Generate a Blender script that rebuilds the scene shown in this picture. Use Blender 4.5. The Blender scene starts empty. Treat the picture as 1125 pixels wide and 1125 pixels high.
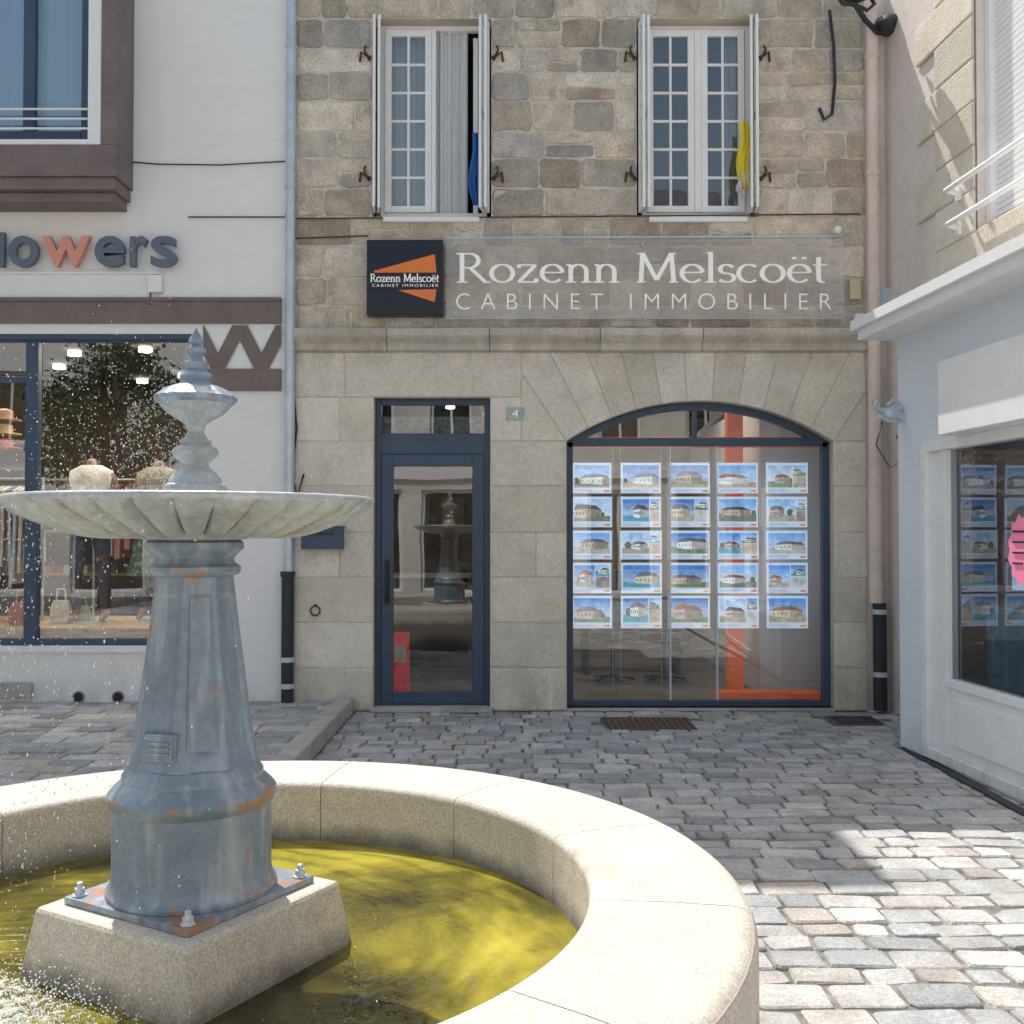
import bpy, math, random
from mathutils import Vector, Matrix
random.seed(7)
R=random.random
def rr(a,b): return a+(b-a)*R()
F=8.65
def U(p): return (p-562)/130.0
def V(p): return 1.5+(584-p)*0.00773
COL=bpy.context.scene.collection
# ---------------------------------------------------------------- materials
def M(name,col,rough=.8,metal=0,nscale=0,namt=.2,bump=0,bscale=40,attr=False,emis=0,stain=None,sscale=2,sth=.55,spec=.4,bdist=.01,stz=1,speck=0,spsc=130,grime=None):
    m=bpy.data.materials.new(name); m.use_nodes=True; nt=m.node_tree; N=nt.nodes; L=nt.links
    p=N['Principled BSDF']; p.inputs['Roughness'].default_value=rough; p.inputs['Metallic'].default_value=metal
    p.inputs['Specular IOR Level'].default_value=spec
    tc=N.new('ShaderNodeTexCoord')
    if attr:
        a=N.new('ShaderNodeAttribute'); a.attribute_name='Col'; out=a.outputs['Color']
    else:
        a=N.new('ShaderNodeRGB'); a.outputs[0].default_value=(*col,1); out=a.outputs[0]
    def noise(sc,det=6,r=.6,vec=None):
        n=N.new('ShaderNodeTexNoise'); n.inputs['Scale'].default_value=sc; n.inputs['Detail'].default_value=det; n.inputs['Roughness'].default_value=r
        L.new(vec or tc.outputs['Object'],n.inputs['Vector']); return n.outputs['Fac']
    def mr(f,a0,a1,b0,b1):
        q=N.new('ShaderNodeMapRange'); q.inputs[1].default_value=a0;q.inputs[2].default_value=a1;q.inputs[3].default_value=b0;q.inputs[4].default_value=b1
        L.new(f,q.inputs[0]); return q.outputs[0]
    def scl(o,f):
        s=N.new('ShaderNodeVectorMath'); s.operation='SCALE'; L.new(o,s.inputs[0]); L.new(f,s.inputs['Scale']); return s.outputs[0]
    if nscale:
        for sc,am in ((nscale,namt),(nscale*9,namt*.6)): out=scl(out,mr(noise(sc),.3,.7,1-am,1+am))
    if speck: out=scl(out,mr(noise(spsc,2,.5),.35,.65,1-speck,1+speck))
    if stain:
        vec=None
        if stz!=1:
            mp=N.new('ShaderNodeMapping'); mp.inputs['Scale'].default_value=(1,1,stz); L.new(tc.outputs['Object'],mp.inputs[0]); vec=mp.outputs[0]
        f=mr(noise(sscale,8,.7,vec),sth,sth+.14,0,.8)
        x=N.new('ShaderNodeMix'); x.data_type='RGBA'; L.new(f,x.inputs[0]); L.new(out,x.inputs[6]); x.inputs[7].default_value=(*stain,1); out=x.outputs[2]
    if grime:
        sp=N.new('ShaderNodeSeparateXYZ'); L.new(tc.outputs['Object'],sp.inputs[0])
        mp=N.new('ShaderNodeMapping'); mp.inputs['Scale'].default_value=(5,5,1.2); L.new(tc.outputs['Object'],mp.inputs[0]); nf=noise(1,7,.65,mp.outputs[0])
        for zc_,wd,st in grime:
            a=N.new('ShaderNodeMath');a.operation='SUBTRACT';L.new(sp.outputs[2],a.inputs[0]);a.inputs[1].default_value=zc_
            b=N.new('ShaderNodeMath');b.operation='ABSOLUTE';L.new(a.outputs[0],b.inputs[0])
            g=mr(b.outputs[0],0,wd,1,0); h=mr(nf,.35,.65,0,st)
            c=N.new('ShaderNodeMath');c.operation='MULTIPLY';L.new(g,c.inputs[0]);L.new(h,c.inputs[1])
            d=N.new('ShaderNodeMath');d.operation='SUBTRACT';d.inputs[0].default_value=1;L.new(c.outputs[0],d.inputs[1]); out=scl(out,d.outputs[0])
    L.new(out,p.inputs['Base Color'])
    if emis:
        L.new(out,p.inputs['Emission Color']); p.inputs['Emission Strength'].default_value=emis
    if bump:
        b=N.new('ShaderNodeBump'); b.inputs['Strength'].default_value=bump; b.inputs['Distance'].default_value=bdist
        L.new(noise(bscale,8,.65),b.inputs['Height']); L.new(b.outputs[0],p.inputs['Normal'])
    return m
def glassmat(name,tint=(.9,.95,.95),base=.14,wav=0.0,diff=0,mul=1.6):
    m=bpy.data.materials.new(name); m.use_nodes=True; nt=m.node_tree; N=nt.nodes; L=nt.links
    N.remove(N['Principled BSDF']); o=N['Material Output']
    t=N.new('ShaderNodeBsdfTransparent'); t.inputs[0].default_value=(*tint,1); tr=t.outputs[0]
    if diff:
        d=N.new('ShaderNodeBsdfDiffuse'); d.inputs[0].default_value=(.80,.78,.74,1); m0=N.new('ShaderNodeMixShader'); m0.inputs[0].default_value=diff
        L.new(tr,m0.inputs[1]); L.new(d.outputs[0],m0.inputs[2]); tr=m0.outputs[0]
    g=N.new('ShaderNodeBsdfGlossy'); g.inputs['Roughness'].default_value=.01; g.inputs['Color'].default_value=(.95,.97,1,1)
    fr=N.new('ShaderNodeFresnel'); fr.inputs[0].default_value=1.5
    ad=N.new('ShaderNodeMath'); ad.operation='MULTIPLY_ADD'; ad.inputs[1].default_value=mul; ad.inputs[2].default_value=base-.04*mul; ad.use_clamp=True
    L.new(fr.outputs[0],ad.inputs[0]); mx=N.new('ShaderNodeMixShader')
    L.new(ad.outputs[0],mx.inputs[0]); L.new(tr,mx.inputs[1]); L.new(g.outputs[0],mx.inputs[2]); L.new(mx.outputs[0],o.inputs[0])
    if wav:
        tc=N.new('ShaderNodeTexCoord'); n=N.new('ShaderNodeTexNoise'); n.inputs['Scale'].default_value=1.5; n.inputs['Detail'].default_value=1
        L.new(tc.outputs['Object'],n.inputs['Vector']); b=N.new('ShaderNodeBump'); b.inputs['Strength'].default_value=wav; b.inputs['Distance'].default_value=.05
        L.new(n.outputs['Fac'],b.inputs['Height']); L.new(b.outputs[0],g.inputs['Normal'])
    return m
m_up=M('rubble_stone',None,.92,nscale=4.5,namt=.24,bump=1.0,bscale=22,attr=True,stain=(.38,.31,.24),sscale=4.2,sth=.56,bdist=.03,speck=.16,spsc=95,grime=[(3.25,.3,.35),(6.1,.7,.35)])
m_lo=M('ashlar_stone',None,.9,nscale=2.6,namt=.10,bump=.8,bscale=40,attr=True,stain=(.60,.52,.41),sscale=2.8,sth=.56,bdist=.012,speck=.13,spsc=110,grime=[(0,.5,.35),(3.12,.3,.35)])
m_mort=M('mortar',(.68,.63,.55),.95,nscale=4,namt=.15,bump=.7,bscale=40)
m_white=M('white_render',(.90,.89,.88),.9,nscale=.9,namt=.03,bump=.25,bscale=120,stain=(.80,.78,.74),sscale=2.0,sth=.60,stz=.25,grime=[(0,.35,.3)])
m_pink=M('pinkish_render',(.80,.71,.66),.9,nscale=1.2,namt=.10,bump=.3,bscale=80,stain=(.60,.53,.48),sscale=1.6,sth=.58,stz=.4,grime=[(0,.6,.4)])
m_blue=M('pale_blue_render',(.80,.85,.91),.85,nscale=1.5,namt=.03,bump=.2,bscale=90,stain=(.70,.74,.79),sscale=2,sth=.62,stz=.3,grime=[(0,.3,.3)])
m_brown=M('brown_paint',(.21,.165,.155),.6,nscale=3,namt=.15)
m_dkfr=M('blue_grey_aluminium',(.055,.09,.15),.4,nscale=3,namt=.08)
m_wood=M('white_paint',(.90,.90,.90),.5,nscale=5,namt=.04,grime=[(.05,.12,.4)])
m_zinc=M('zinc_pipe',(.58,.66,.74),.4,metal=.4,nscale=4,namt=.12)
m_iron=M('dark_iron',(.03,.035,.045),.5,nscale=8,namt=.2)
m_rust=M('rusty_iron',(.10,.055,.035),.8,nscale=12,namt=.4)
m_ppipe=M('pink_pipe',(.82,.68,.60),.6,nscale=3,namt=.1)
m_glass=glassmat('shop_glass',base=.15,wav=.02)
m_glass2=glassmat('window_glass',(.85,.9,.92),.22,wav=.05)
m_plexi=glassmat('plexiglass',(1,1,1),.03,diff=.17,mul=.8)
m_dark=M('dark_interior',(.035,.035,.04),.9)
m_room=M('room_wall',(.34,.28,.22),.9,nscale=.8,namt=.25)
m_room2=M('boutique_wall',(.13,.095,.07),.9,nscale=.8,namt=.35)
m_roomw=M('room_white',(.72,.72,.72),.9)
m_floor=M('room_floor',(.24,.225,.21),.35,nscale=2,namt=.1)
m_orange=M('orange_panel',(.85,.17,.04),.5,emis=.12)
m_red=M('red_plastic',(.65,.03,.04),.4,emis=.2)
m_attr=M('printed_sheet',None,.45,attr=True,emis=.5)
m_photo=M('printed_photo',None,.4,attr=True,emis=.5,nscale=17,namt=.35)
m_attrd=M('coloured_cloth',None,.85,attr=True,nscale=9,namt=.25)
m_lamp=M('lit_lamp',(1,.85,.66),.5,emis=16)
m_navy=M('navy_sign',(.012,.018,.035),.3)
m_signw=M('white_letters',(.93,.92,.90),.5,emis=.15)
m_signo=M('orange_letters',(.90,.24,.06),.5)
m_sgrey=M('grey_letters',(.14,.17,.23),.5)
m_coral=M('coral_letters',(.76,.33,.24),.5)
m_slate=M('roof_slate',(.09,.095,.11),.6,nscale=5,namt=.3)
m_sett=M('granite_setts',None,.72,nscale=6,namt=.22,bump=1.0,bscale=45,attr=True,bdist=.012,stain=(.30,.285,.26),sscale=1.6,sth=.56,speck=.16,spsc=120)
m_gran=M('cream_granite',(.64,.59,.51),.82,nscale=1.6,namt=.10,bump=.4,bscale=150,stain=(.47,.41,.33),sscale=3.0,sth=.56,bdist=.008)
m_kerb=M('granite_kerb',(.46,.44,.41),.85,nscale=4,namt=.2,bump=.5,bscale=60,stain=(.16,.17,.10),sscale=6,sth=.60)
m_skin=M('mannequin_shell',(.30,.18,.12),.5)
m_legg=M('patterned_leggings',(.04,.06,.11),.7,nscale=14,namt=.6,stain=(.40,.16,.08),sscale=10,sth=.54)
m_curt=M('grey_curtain',(.72,.74,.76),.9)
m_bcurt=M('blue_curtain',(.10,.28,.44),.9)
m_ycl=M('yellow_cloth',(.85,.70,.06),.9)
m_bcl=M('blue_cloth',(.03,.16,.45),.9)
m_mat=M('door_mat_metal',(.15,.11,.09),.8,nscale=20,namt=.4,bump=.6,bscale=90)

nt=m_gran.node_tree; N=nt.nodes; L=nt.links
p=N['Principled BSDF']; src=p.inputs['Base Color'].links[0].from_socket
tc=N.new('ShaderNodeTexCoord'); v=N.new('ShaderNodeTexNoise'); v.inputs['Scale'].default_value=140; v.inputs['Detail'].default_value=3
L.new(tc.outputs['Object'],v.inputs[0]); q=N.new('ShaderNodeMapRange'); q.inputs[1].default_value=.35;q.inputs[2].default_value=.65;q.inputs[3].default_value=.74;q.inputs[4].default_value=1.16
L.new(v.outputs['Fac'],q.inputs[0]); s=N.new('ShaderNodeVectorMath'); s.operation='SCALE'; L.new(src,s.inputs[0]); L.new(q.outputs[0],s.inputs['Scale'])
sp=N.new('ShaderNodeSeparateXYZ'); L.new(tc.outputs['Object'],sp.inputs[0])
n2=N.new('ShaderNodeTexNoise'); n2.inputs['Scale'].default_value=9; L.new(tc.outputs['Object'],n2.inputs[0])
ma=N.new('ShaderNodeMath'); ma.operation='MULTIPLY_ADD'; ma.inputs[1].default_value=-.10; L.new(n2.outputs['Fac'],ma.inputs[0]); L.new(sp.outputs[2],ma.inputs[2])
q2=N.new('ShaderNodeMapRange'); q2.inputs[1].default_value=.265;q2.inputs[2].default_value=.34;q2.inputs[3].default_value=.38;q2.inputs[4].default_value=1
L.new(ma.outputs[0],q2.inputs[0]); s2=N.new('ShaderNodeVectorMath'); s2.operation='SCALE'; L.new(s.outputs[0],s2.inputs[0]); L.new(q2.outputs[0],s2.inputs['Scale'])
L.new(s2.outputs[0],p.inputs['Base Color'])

def ironpaint():
    m=M('painted_cast_iron',(.225,.285,.36),.34,metal=.2,nscale=5,namt=.2,bump=.25,bscale=50,spec=.5)
    nt=m.node_tree;N=nt.nodes;L=nt.links;p=N['Principled BSDF'];src=p.inputs['Base Color'].links[0].from_socket
    tc=N.new('ShaderNodeTexCoord')
    mp=N.new('ShaderNodeMapping'); mp.inputs['Scale'].default_value=(22,22,2.2); L.new(tc.outputs['Object'],mp.inputs[0])
    n=N.new('ShaderNodeTexNoise'); n.inputs['Scale'].default_value=1; n.inputs['Detail'].default_value=5; L.new(mp.outputs[0],n.inputs[0])
    q=N.new('ShaderNodeMapRange'); q.inputs[1].default_value=.50;q.inputs[2].default_value=.72;q.inputs[3].default_value=0;q.inputs[4].default_value=.6
    L.new(n.outputs['Fac'],q.inputs[0])
    x=N.new('ShaderNodeMix'); x.data_type='RGBA'; L.new(q.outputs[0],x.inputs[0]); L.new(src,x.inputs[6]); x.inputs[7].default_value=(.54,.58,.61,1)
    n3=N.new('ShaderNodeTexNoise'); n3.inputs['Scale'].default_value=11; n3.inputs['Detail'].default_value=6; L.new(tc.outputs['Object'],n3.inputs[0])
    sp=N.new('ShaderNodeSeparateXYZ'); L.new(tc.outputs['Object'],sp.inputs[0])
    def band(c,w):
        a=N.new('ShaderNodeMath');a.operation='SUBTRACT';L.new(sp.outputs[2],a.inputs[0]);a.inputs[1].default_value=c
        b=N.new('ShaderNodeMath');b.operation='ABSOLUTE';L.new(a.outputs[0],b.inputs[0])
        c2=N.new('ShaderNodeMapRange');c2.inputs[1].default_value=0;c2.inputs[2].default_value=w;c2.inputs[3].default_value=.17;c2.inputs[4].default_value=0;L.new(b.outputs[0],c2.inputs[0]);return c2.outputs[0]
    s1=N.new('ShaderNodeMath');s1.operation='ADD';L.new(band(.775,.05),s1.inputs[0]);L.new(band(.53,.06),s1.inputs[1])
    s2=N.new('ShaderNodeMath');s2.operation='ADD';L.new(s1.outputs[0],s2.inputs[0]);L.new(n3.outputs['Fac'],s2.inputs[1])
    q3=N.new('ShaderNodeMapRange'); q3.inputs[1].default_value=.65;q3.inputs[2].default_value=.72; L.new(s2.outputs[0],q3.inputs[0])
    y=N.new('ShaderNodeMix'); y.data_type='RGBA'; L.new(q3.outputs[0],y.inputs[0]); L.new(x.outputs[2],y.inputs[6]); y.inputs[7].default_value=(.42,.23,.14,1)
    L.new(y.outputs[2],p.inputs['Base Color']); return m
m_cast=ironpaint()
m_bowl=M('weathered_bowl_iron',(.44,.47,.48),.36,metal=.25,nscale=6,namt=.25,bump=.3,bscale=50,stain=(.30,.26,.20),sscale=7,sth=.54)
# ---------------------------------------------------------------- mesh builder
class B:
    def __init__(s): s.v=[];s.f=[];s.m=[];s.c=[];s.mats=[]
    def mi(s,m):
        if m not in s.mats: s.mats.append(m)
        return s.mats.index(m)
    def face(s,idx,m,c): s.f.append(idx); s.m.append(s.mi(m)); s.c.append(c)
    def poly(s,pts,m,c=(1,1,1)):
        n=len(s.v); s.v+= [tuple(p) for p in pts]; s.face(list(range(n,n+len(pts))),m,c)
    def box(s,x0,x1,y0,y1,z0,z1,m,c=(1,1,1)):
        n=len(s.v)
        s.v+=[(x0,y0,z0),(x1,y0,z0),(x1,y1,z0),(x0,y1,z0),(x0,y0,z1),(x1,y0,z1),(x1,y1,z1),(x0,y1,z1)]
        for q in ((0,3,2,1),(4,5,6,7),(0,1,5,4),(1,2,6,5),(2,3,7,6),(3,0,4,7)): s.face([n+i for i in q],m,c)
    def rings(s,rings,m,c=(1,1,1),close=True,cap0=False,cap1=False):
        n=len(s.v); k=len(rings[0])
        for r in rings: s.v+=[tuple(p) for p in r]
        for i in range(len(rings)-1):
            for j in range(k if close else k-1):
                a=n+i*k+j; b=n+i*k+(j+1)%k; s.face([a,b,b+k,a+k],m,c)
        if cap0: s.face([n+j for j in reversed(range(k))],m,c)
        if cap1: s.face([n+(len(rings)-1)*k+j for j in range(k)],m,c)
    def lathe(s,prof,cx,cy,m,n=48,mod=None,c=(1,1,1)):
        rs=[]
        for r,z in prof:
            ring=[]
            for j in range(n):
                t=2*math.pi*j/n; a,b=(r,z) if not mod else mod(r,z,t)
                ring.append((cx+a*math.cos(t),cy+a*math.sin(t),b))
            rs.append(ring)
        s.rings(rs,m,c,cap0=True,cap1=True)
    def tube(s,pts,r,m,n=10,c=(1,1,1),taper=None):
        pts=[Vector(p) for p in pts]; rs=[]
        up0=None
        for i,p in enumerate(pts):
            d=(pts[min(i+1,len(pts)-1)]-pts[max(i-1,0)]).normalized()
            a=Vector((0,0,1)) if abs(d.z)<.9 else Vector((1,0,0))
            u=d.cross(a).normalized(); w=d.cross(u)
            if up0 is not None and u.dot(up0)<0: u=-u; w=-w
            up0=u; r_=r if not taper else r*(1-(1-taper)*i/(len(pts)-1))
            rs.append([p+(u*math.cos(2*math.pi*j/n)+w*math.sin(2*math.pi*j/n))*r_ for j in range(n)])
        s.rings(rs,m,c,cap0=True,cap1=True)
    def obj(s,name,parent=None,bevel=0,smooth=0,seg=2):
        me=bpy.data.meshes.new(name); me.from_pydata(s.v,[],s.f)
        for m in s.mats: me.materials.append(m)
        me.polygons.foreach_set('material_index',s.m)
        ca=me.color_attributes.new('Col','FLOAT_COLOR','CORNER')
        arr=[]
        for f,c in zip(s.f,s.c): arr+=[c[0],c[1],c[2],1.0]*len(f)
        ca.data.foreach_set('color',arr)
        if smooth:
            me.polygons.foreach_set('use_smooth',[True]*len(s.f))
            me.set_sharp_from_angle(angle=math.radians(smooth))
        me.update()
        o=bpy.data.objects.new(name,me); COL.objects.link(o)
        if parent: o.parent=parent
        if bevel:
            b=o.modifiers.new('b','BEVEL'); b.width=bevel; b.segments=seg; b.limit_method='ANGLE'; b.angle_limit=math.radians(40)
        return o
def E(name,loc=(0,0,0),rz=0):
    o=bpy.data.objects.new(name,None); o.location=loc; o.rotation_euler=(0,0,rz); o.empty_display_size=.2; COL.objects.link(o); return o
def wallholes(b,x0,x1,z0,z1,y,holes,m,rev=.15,mr=None):
    xs=sorted({x0,x1}|{h[0] for h in holes}|{h[1] for h in holes}); zs=sorted({z0,z1}|{h[2] for h in holes}|{h[3] for h in holes})
    xs=[x for x in xs if x0<=x<=x1]; zs=[z for z in zs if z0<=z<=z1]
    for i in range(len(xs)-1):
        for j in range(len(zs)-1):
            cx=(xs[i]+xs[i+1])/2; cz=(zs[j]+zs[j+1])/2
            if any(h[0]<cx<h[1] and h[2]<cz<h[3] for h in holes): continue
            b.poly([(xs[i],y,zs[j]),(xs[i+1],y,zs[j]),(xs[i+1],y,zs[j+1]),(xs[i],y,zs[j+1])],m)
    for h in holes: reveal(b,*h,y,y+rev,mr or m)
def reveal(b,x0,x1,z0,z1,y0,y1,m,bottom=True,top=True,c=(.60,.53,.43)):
    b.poly([(x0,y0,z0),(x0,y0,z1),(x0,y1,z1),(x0,y1,z0)],m,c); b.poly([(x1,y0,z0),(x1,y1,z0),(x1,y1,z1),(x1,y0,z1)],m,c)
    if top: b.poly([(x0,y0,z1),(x1,y0,z1),(x1,y1,z1),(x0,y1,z1)],m,c)
    if bottom: b.poly([(x0,y0,z0),(x0,y1,z0),(x1,y1,z0),(x1,y0,z0)],m,c)
def frame(b,x0,x1,z0,z1,y,w,d,m):
    b.box(x0,x0+w,y,y+d,z0,z1,m); b.box(x1-w,x1,y,y+d,z0,z1,m)
    b.box(x0+w,x1-w,y+.002,y+d-.002,z0,z0+w,m); b.box(x0+w,x1-w,y+.002,y+d-.002,z1-w,z1,m)
def pane(b,x0,x1,z0,z1,y,m): b.poly([(x0,y,z0),(x1,y,z0),(x1,y,z1),(x0,y,z1)],m)
def casement(b,x0,x1,z0,z1,y,cols,rows,m,w=.045):
    frame(b,x0,x1,z0,z1,y,w,.045,m)
    for i in range(1,cols):
        x=x0+w+(x1-x0-2*w)*i/cols; b.box(x-.011,x+.011,y+.006,y+.036,z0+w,z1-w,m)
    for j in range(1,rows):
        z=z0+w+(z1-z0-2*w)*j/rows; b.box(x0+w,x1-w,y+.009,y+.033,z-.011,z+.011,m)
# ---- stone polygons
def clip(poly,a,b_,c):
    out=[]
    for i in range(len(poly)):
        p=poly[i]; q=poly[(i+1)%len(poly)]
        dp=a*p[0]+b_*p[1]-c; dq=a*q[0]+b_*q[1]-c
        if dp<=0: out.append(p)
        if (dp<0<dq) or (dq<0<dp):
            t=dp/(dp-dq); out.append((p[0]+(q[0]-p[0])*t,p[1]+(q[1]-p[1])*t))
    return out
def stone(b,poly,y,m,c,gap,depth,rough,mm):
    b.poly([(x,y,z) for x,z in poly],mm)
    cx=sum(p[0] for p in poly)/len(poly); cz=sum(p[1] for p in poly)/len(poly)
    hx=max(abs(p[0]-cx) for p in poly); hz=max(abs(p[1]-cz) for p in poly)
    def ins(g):
        return [(cx+(x-cx)*max(.2,1-g/hx),cz+(z-cz)*max(.2,1-g/hz)) for x,z in pts]
    pts=[]
    n=len(poly)
    for i in range(n):
        p=poly[i];q=poly[(i+1)%n]; l=math.hypot(q[0]-p[0],q[1]-p[1])
        if l<.06: pts.append(p); continue
        cut=min(.3,(rough*1.6+.006)/l)
        ts=[cut]+([1/3.,2/3.] if rough>.004 and l>.12 else [])+[1-cut]
        for t in ts:
            nx=-(q[1]-p[1])/l; nz=(q[0]-p[0])/l; j=rr(-rough,rough*.5)
            pts.append((p[0]+(q[0]-p[0])*t+nx*(-j),p[1]+(q[1]-p[1])*t+nz*(-j)))
    tx=rr(-1,1)*rough*.5/hx; tz=rr(-1,1)*rough*.5/hz
    r0=[(x,y-.0005,z) for x,z in ins(gap)]; r1=[(x,y-depth*.8,z) for x,z in ins(gap+.004)]
    r2=[(x,y-depth-(x-cx)*tx-(z-cz)*tz,z) for x,z in ins(gap+.010+rough*.5)]
    b.rings([r0,r1,r2],m,c,cap1=True)
def courses(b,x0,x1,zs,holes,y,wmin,wmax,m,colf,gap,depth,rough,mm):
    for k in range(len(zs)-1):
        za,zb=zs[k],zs[k+1]; iv=[(x0,x1)]
        for h in holes:
            if h[2]<(za+zb)/2<h[3]:
                nv=[]
                for a,c in iv:
                    if h[1]<=a or h[0]>=c: nv.append((a,c)); continue
                    if h[0]>a: nv.append((a,h[0]))
                    if h[1]<c: nv.append((h[1],c))
                iv=nv
        for a,c in iv:
            x=a
            while x<c-1e-4:
                w=rr(wmin,wmax)
                if c-x-w<wmin*.7: w=c-x
                if w>wmax*1.35: w=w/2
                if rough>.004 and R()<.22 and zb-za>.2:
                    zm=za+(zb-za)*rr(.4,.6)
                    for (p,q) in ((za,zm),(zm,zb)): stone(b,[(x,p),(x+w,p),(x+w,q),(x,q)],y,m,colf(),gap,depth*rr(.6,1.3),rough,mm)
                else: stone(b,[(x,za),(x+w,za),(x+w,zb),(x,zb)],y,m,colf(),gap,depth*rr(.6,1.3),rough,mm)
                x+=w
def pick(cols,var=.12):
    c=random.choice(cols); k=rr(1-var,1+var); return tuple(min(.92,x*k) for x in c)
upc=[(.70,.61,.49),(.62,.54,.43),(.76,.67,.56),(.48,.40,.31),(.63,.58,.51),(.78,.70,.60),(.55,.51,.47),(.70,.60,.46),(.72,.65,.55),(.50,.45,.39),(.66,.57,.46)]
loc=[(.80,.735,.635),(.75,.685,.59),(.84,.78,.685),(.72,.655,.555),(.81,.75,.655),(.77,.70,.58)]
# ---------------------------------------------------------------- STONE BUILDING
SB=E('stone_building')
XL,XR=U(323),3.0
door=(U(410),U(538),0,V(436)); aw0,aw1,zs_,za_=U(622),U(915),V(484),V(440)
w1=(U(407),U(539),V(237),V(17)); w2=(U(700),U(834),V(237),V(17))
b=B()
zc=V(386)
courses(b,XL,XR,[0,.36,.74,1.12,1.50,1.89,zs_],[door,(aw0,aw1,0,zs_)],F,.34,.62,m_lo,lambda:pick(loc,.08),.003,.008,.004,m_mort)
courses(b,XL,.08,[zs_,door[3]],[door],F,.3,.6,m_lo,lambda:pick(loc,.08),.003,.008,.004,m_mort)
for a,c in ((XL,U(378)),(U(378),.08)): stone(b,[(a,door[3]),(c,door[3]),(c,zc),(a,zc)],F,m_lo,pick(loc,.04),.003,.009,.002,m_mort)
c_=(aw1-aw0)/2; ri=za_-zs_; RA=(c_*c_+ri*ri)/(2*ri); acx=(aw0+aw1)/2; acz=za_-RA; ha=math.asin(c_/RA)
def apt(r,t): return (acx+r*math.sin(t),acz+r*math.cos(t))
nv=11
def region(p):
    for (A,Bb,C) in ((-1,0,-.08),(1,0,XR),(0,-1,-zs_),(0,1,zc)): p=clip(p,A,Bb,C)
    return p
for i in range(nv):
    a0=-ha+2*ha*i/nv; a1=-ha+2*ha*(i+1)/nv
    arc_=[apt(RA,a0+(a1-a0)*k/4) for k in range(5)]
    p=region(arc_+[apt(9,a1),apt(9,a0)])
    stone(b,p,F,m_lo,pick(loc,.09),.003,.009,.002,m_mort)
for sg in (-1,1):
    s0=apt(RA,sg*ha); p=[s0,apt(9,sg*ha),(s0[0]+sg*9,zs_)]
    if sg>0: p=[p[0],p[2],p[1]]
    p=region(p)
    if len(p)>2: stone(b,p,F,m_lo,pick(loc,.05),.003,.009,.002,m_mort)
reveal(b,*door,F,F+.2,m_lo,bottom=False)
for k in range(24):
    a0=-ha+2*ha*k/24;a1=-ha+2*ha*(k+1)/24
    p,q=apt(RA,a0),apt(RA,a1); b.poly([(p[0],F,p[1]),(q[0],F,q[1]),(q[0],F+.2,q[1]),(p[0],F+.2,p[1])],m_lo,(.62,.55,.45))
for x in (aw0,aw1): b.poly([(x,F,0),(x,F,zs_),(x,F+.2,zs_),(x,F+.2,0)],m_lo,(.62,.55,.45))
b.obj('ground_floor_ashlar',SB)
b=B()
zt=6.1
zs=[V(361),3.42,3.66,3.93,w1[2]]
n=7
zs+= [w1[2]+(w1[3]-w1[2])*k/n+ (rr(-.03,.03) if k<n else 0) for k in range(1,n+1)]
zs.append(zt+.05)
courses(b,XL,XR,zs,[w1,w2],F,.20,.56,m_up,lambda:pick(upc,.15),.005,.012,.013,m_mort)
for w in (w1,w2): reveal(b,*w,F,F+.16,m_lo)
b.obj('upper_floor_rubble',SB)
b=B()
x=XL
while x<XR-.01:
    w=min(rr(.7,1.1),XR-x)
    if XR-x-w<.4: w=XR-x
    prof=[(F,V(387)),(F-.045,V(385)),(F-.055,V(378)),(F-.095,V(373)),(F-.11,V(370)),(F-.11,V(364)),(F-.10,V(362)),(F,V(359))]
    b.rings([[(xx,y,zz) for y,zz in prof] for xx in (x+.003,x+w-.003)],m_lo,tuple(k*.84 for k in pick(loc,.08)),cap0=True,cap1=True)
    x+=w
b.obj('string_course',SB)
b=B()
for w in (w1,w2):
    b.box(w[0]+.1,w[1]-.1,F-.05,F+.1,w[2]-.055,w[2]-.012,m_wood)
b.obj('window_sills',SB,bevel=.008)
b=B()
b.poly([(XL,F+.01,0),(XL,14,0),(XL,14,zt),(XL,F+.01,zt)],m_mort); b.poly([(XR,F+.01,0),(XR,F+.01,zt),(XR,14,zt),(XR,14,0)],m_mort)
b.poly([(XL,14,0),(XR,14,0),(XR,14,zt),(XL,14,zt)],m_mort)
b.poly([(XL,F-.02,zt+.06),(XR,F-.02,zt+.06),(XR,11.3,8.4),(XL,11.3,8.4)],m_slate)
b.poly([(XL,14,zt),(XR,14,zt),(XR,11.3,8.4),(XL,11.3,8.4)],m_slate)
b.poly([(XL,F,zt),(XL,14,zt),(XL,11.3,8.4)],m_mort); b.poly([(XR,F,zt),(XR,14,zt),(XR,11.3,8.4)],m_mort)
b.box(XL,-.55,F+.03,F+1.6,zt+.05,7.75,m_mort)  # unseen block above the eaves, added to shape the shadow on the paving
b.poly([(XR,F,0),(3.3,F,0),(3.3,F,6.2),(XR,F,6.2)],m_pink)
b.obj('walls_roof_and_shadow_block',SB)
b=B()
def room(b,x0,x1,y0,y1,z0,z1,mw,mf,mc,mb=None):
    b.poly([(x0,y0,z0),(x1,y0,z0),(x1,y1,z0),(x0,y1,z0)],mf); b.poly([(x0,y0,z1),(x0,y1,z1),(x1,y1,z1),(x1,y0,z1)],mc)
    b.poly([(x0,y0,z0),(x0,y1,z0),(x0,y1,z1),(x0,y0,z1)],mw); b.poly([(x1,y0,z0),(x1,y0,z1),(x1,y1,z1),(x1,y1,z0)],mw)
    b.poly([(x0,y1,z0),(x1,y1,z0),(x1,y1,z1),(x0,y1,z1)],mb or mw)
room(b,-1.75,2.95,F+.03,13,.02,2.95,m_room,m_floor,m_dark)
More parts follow.
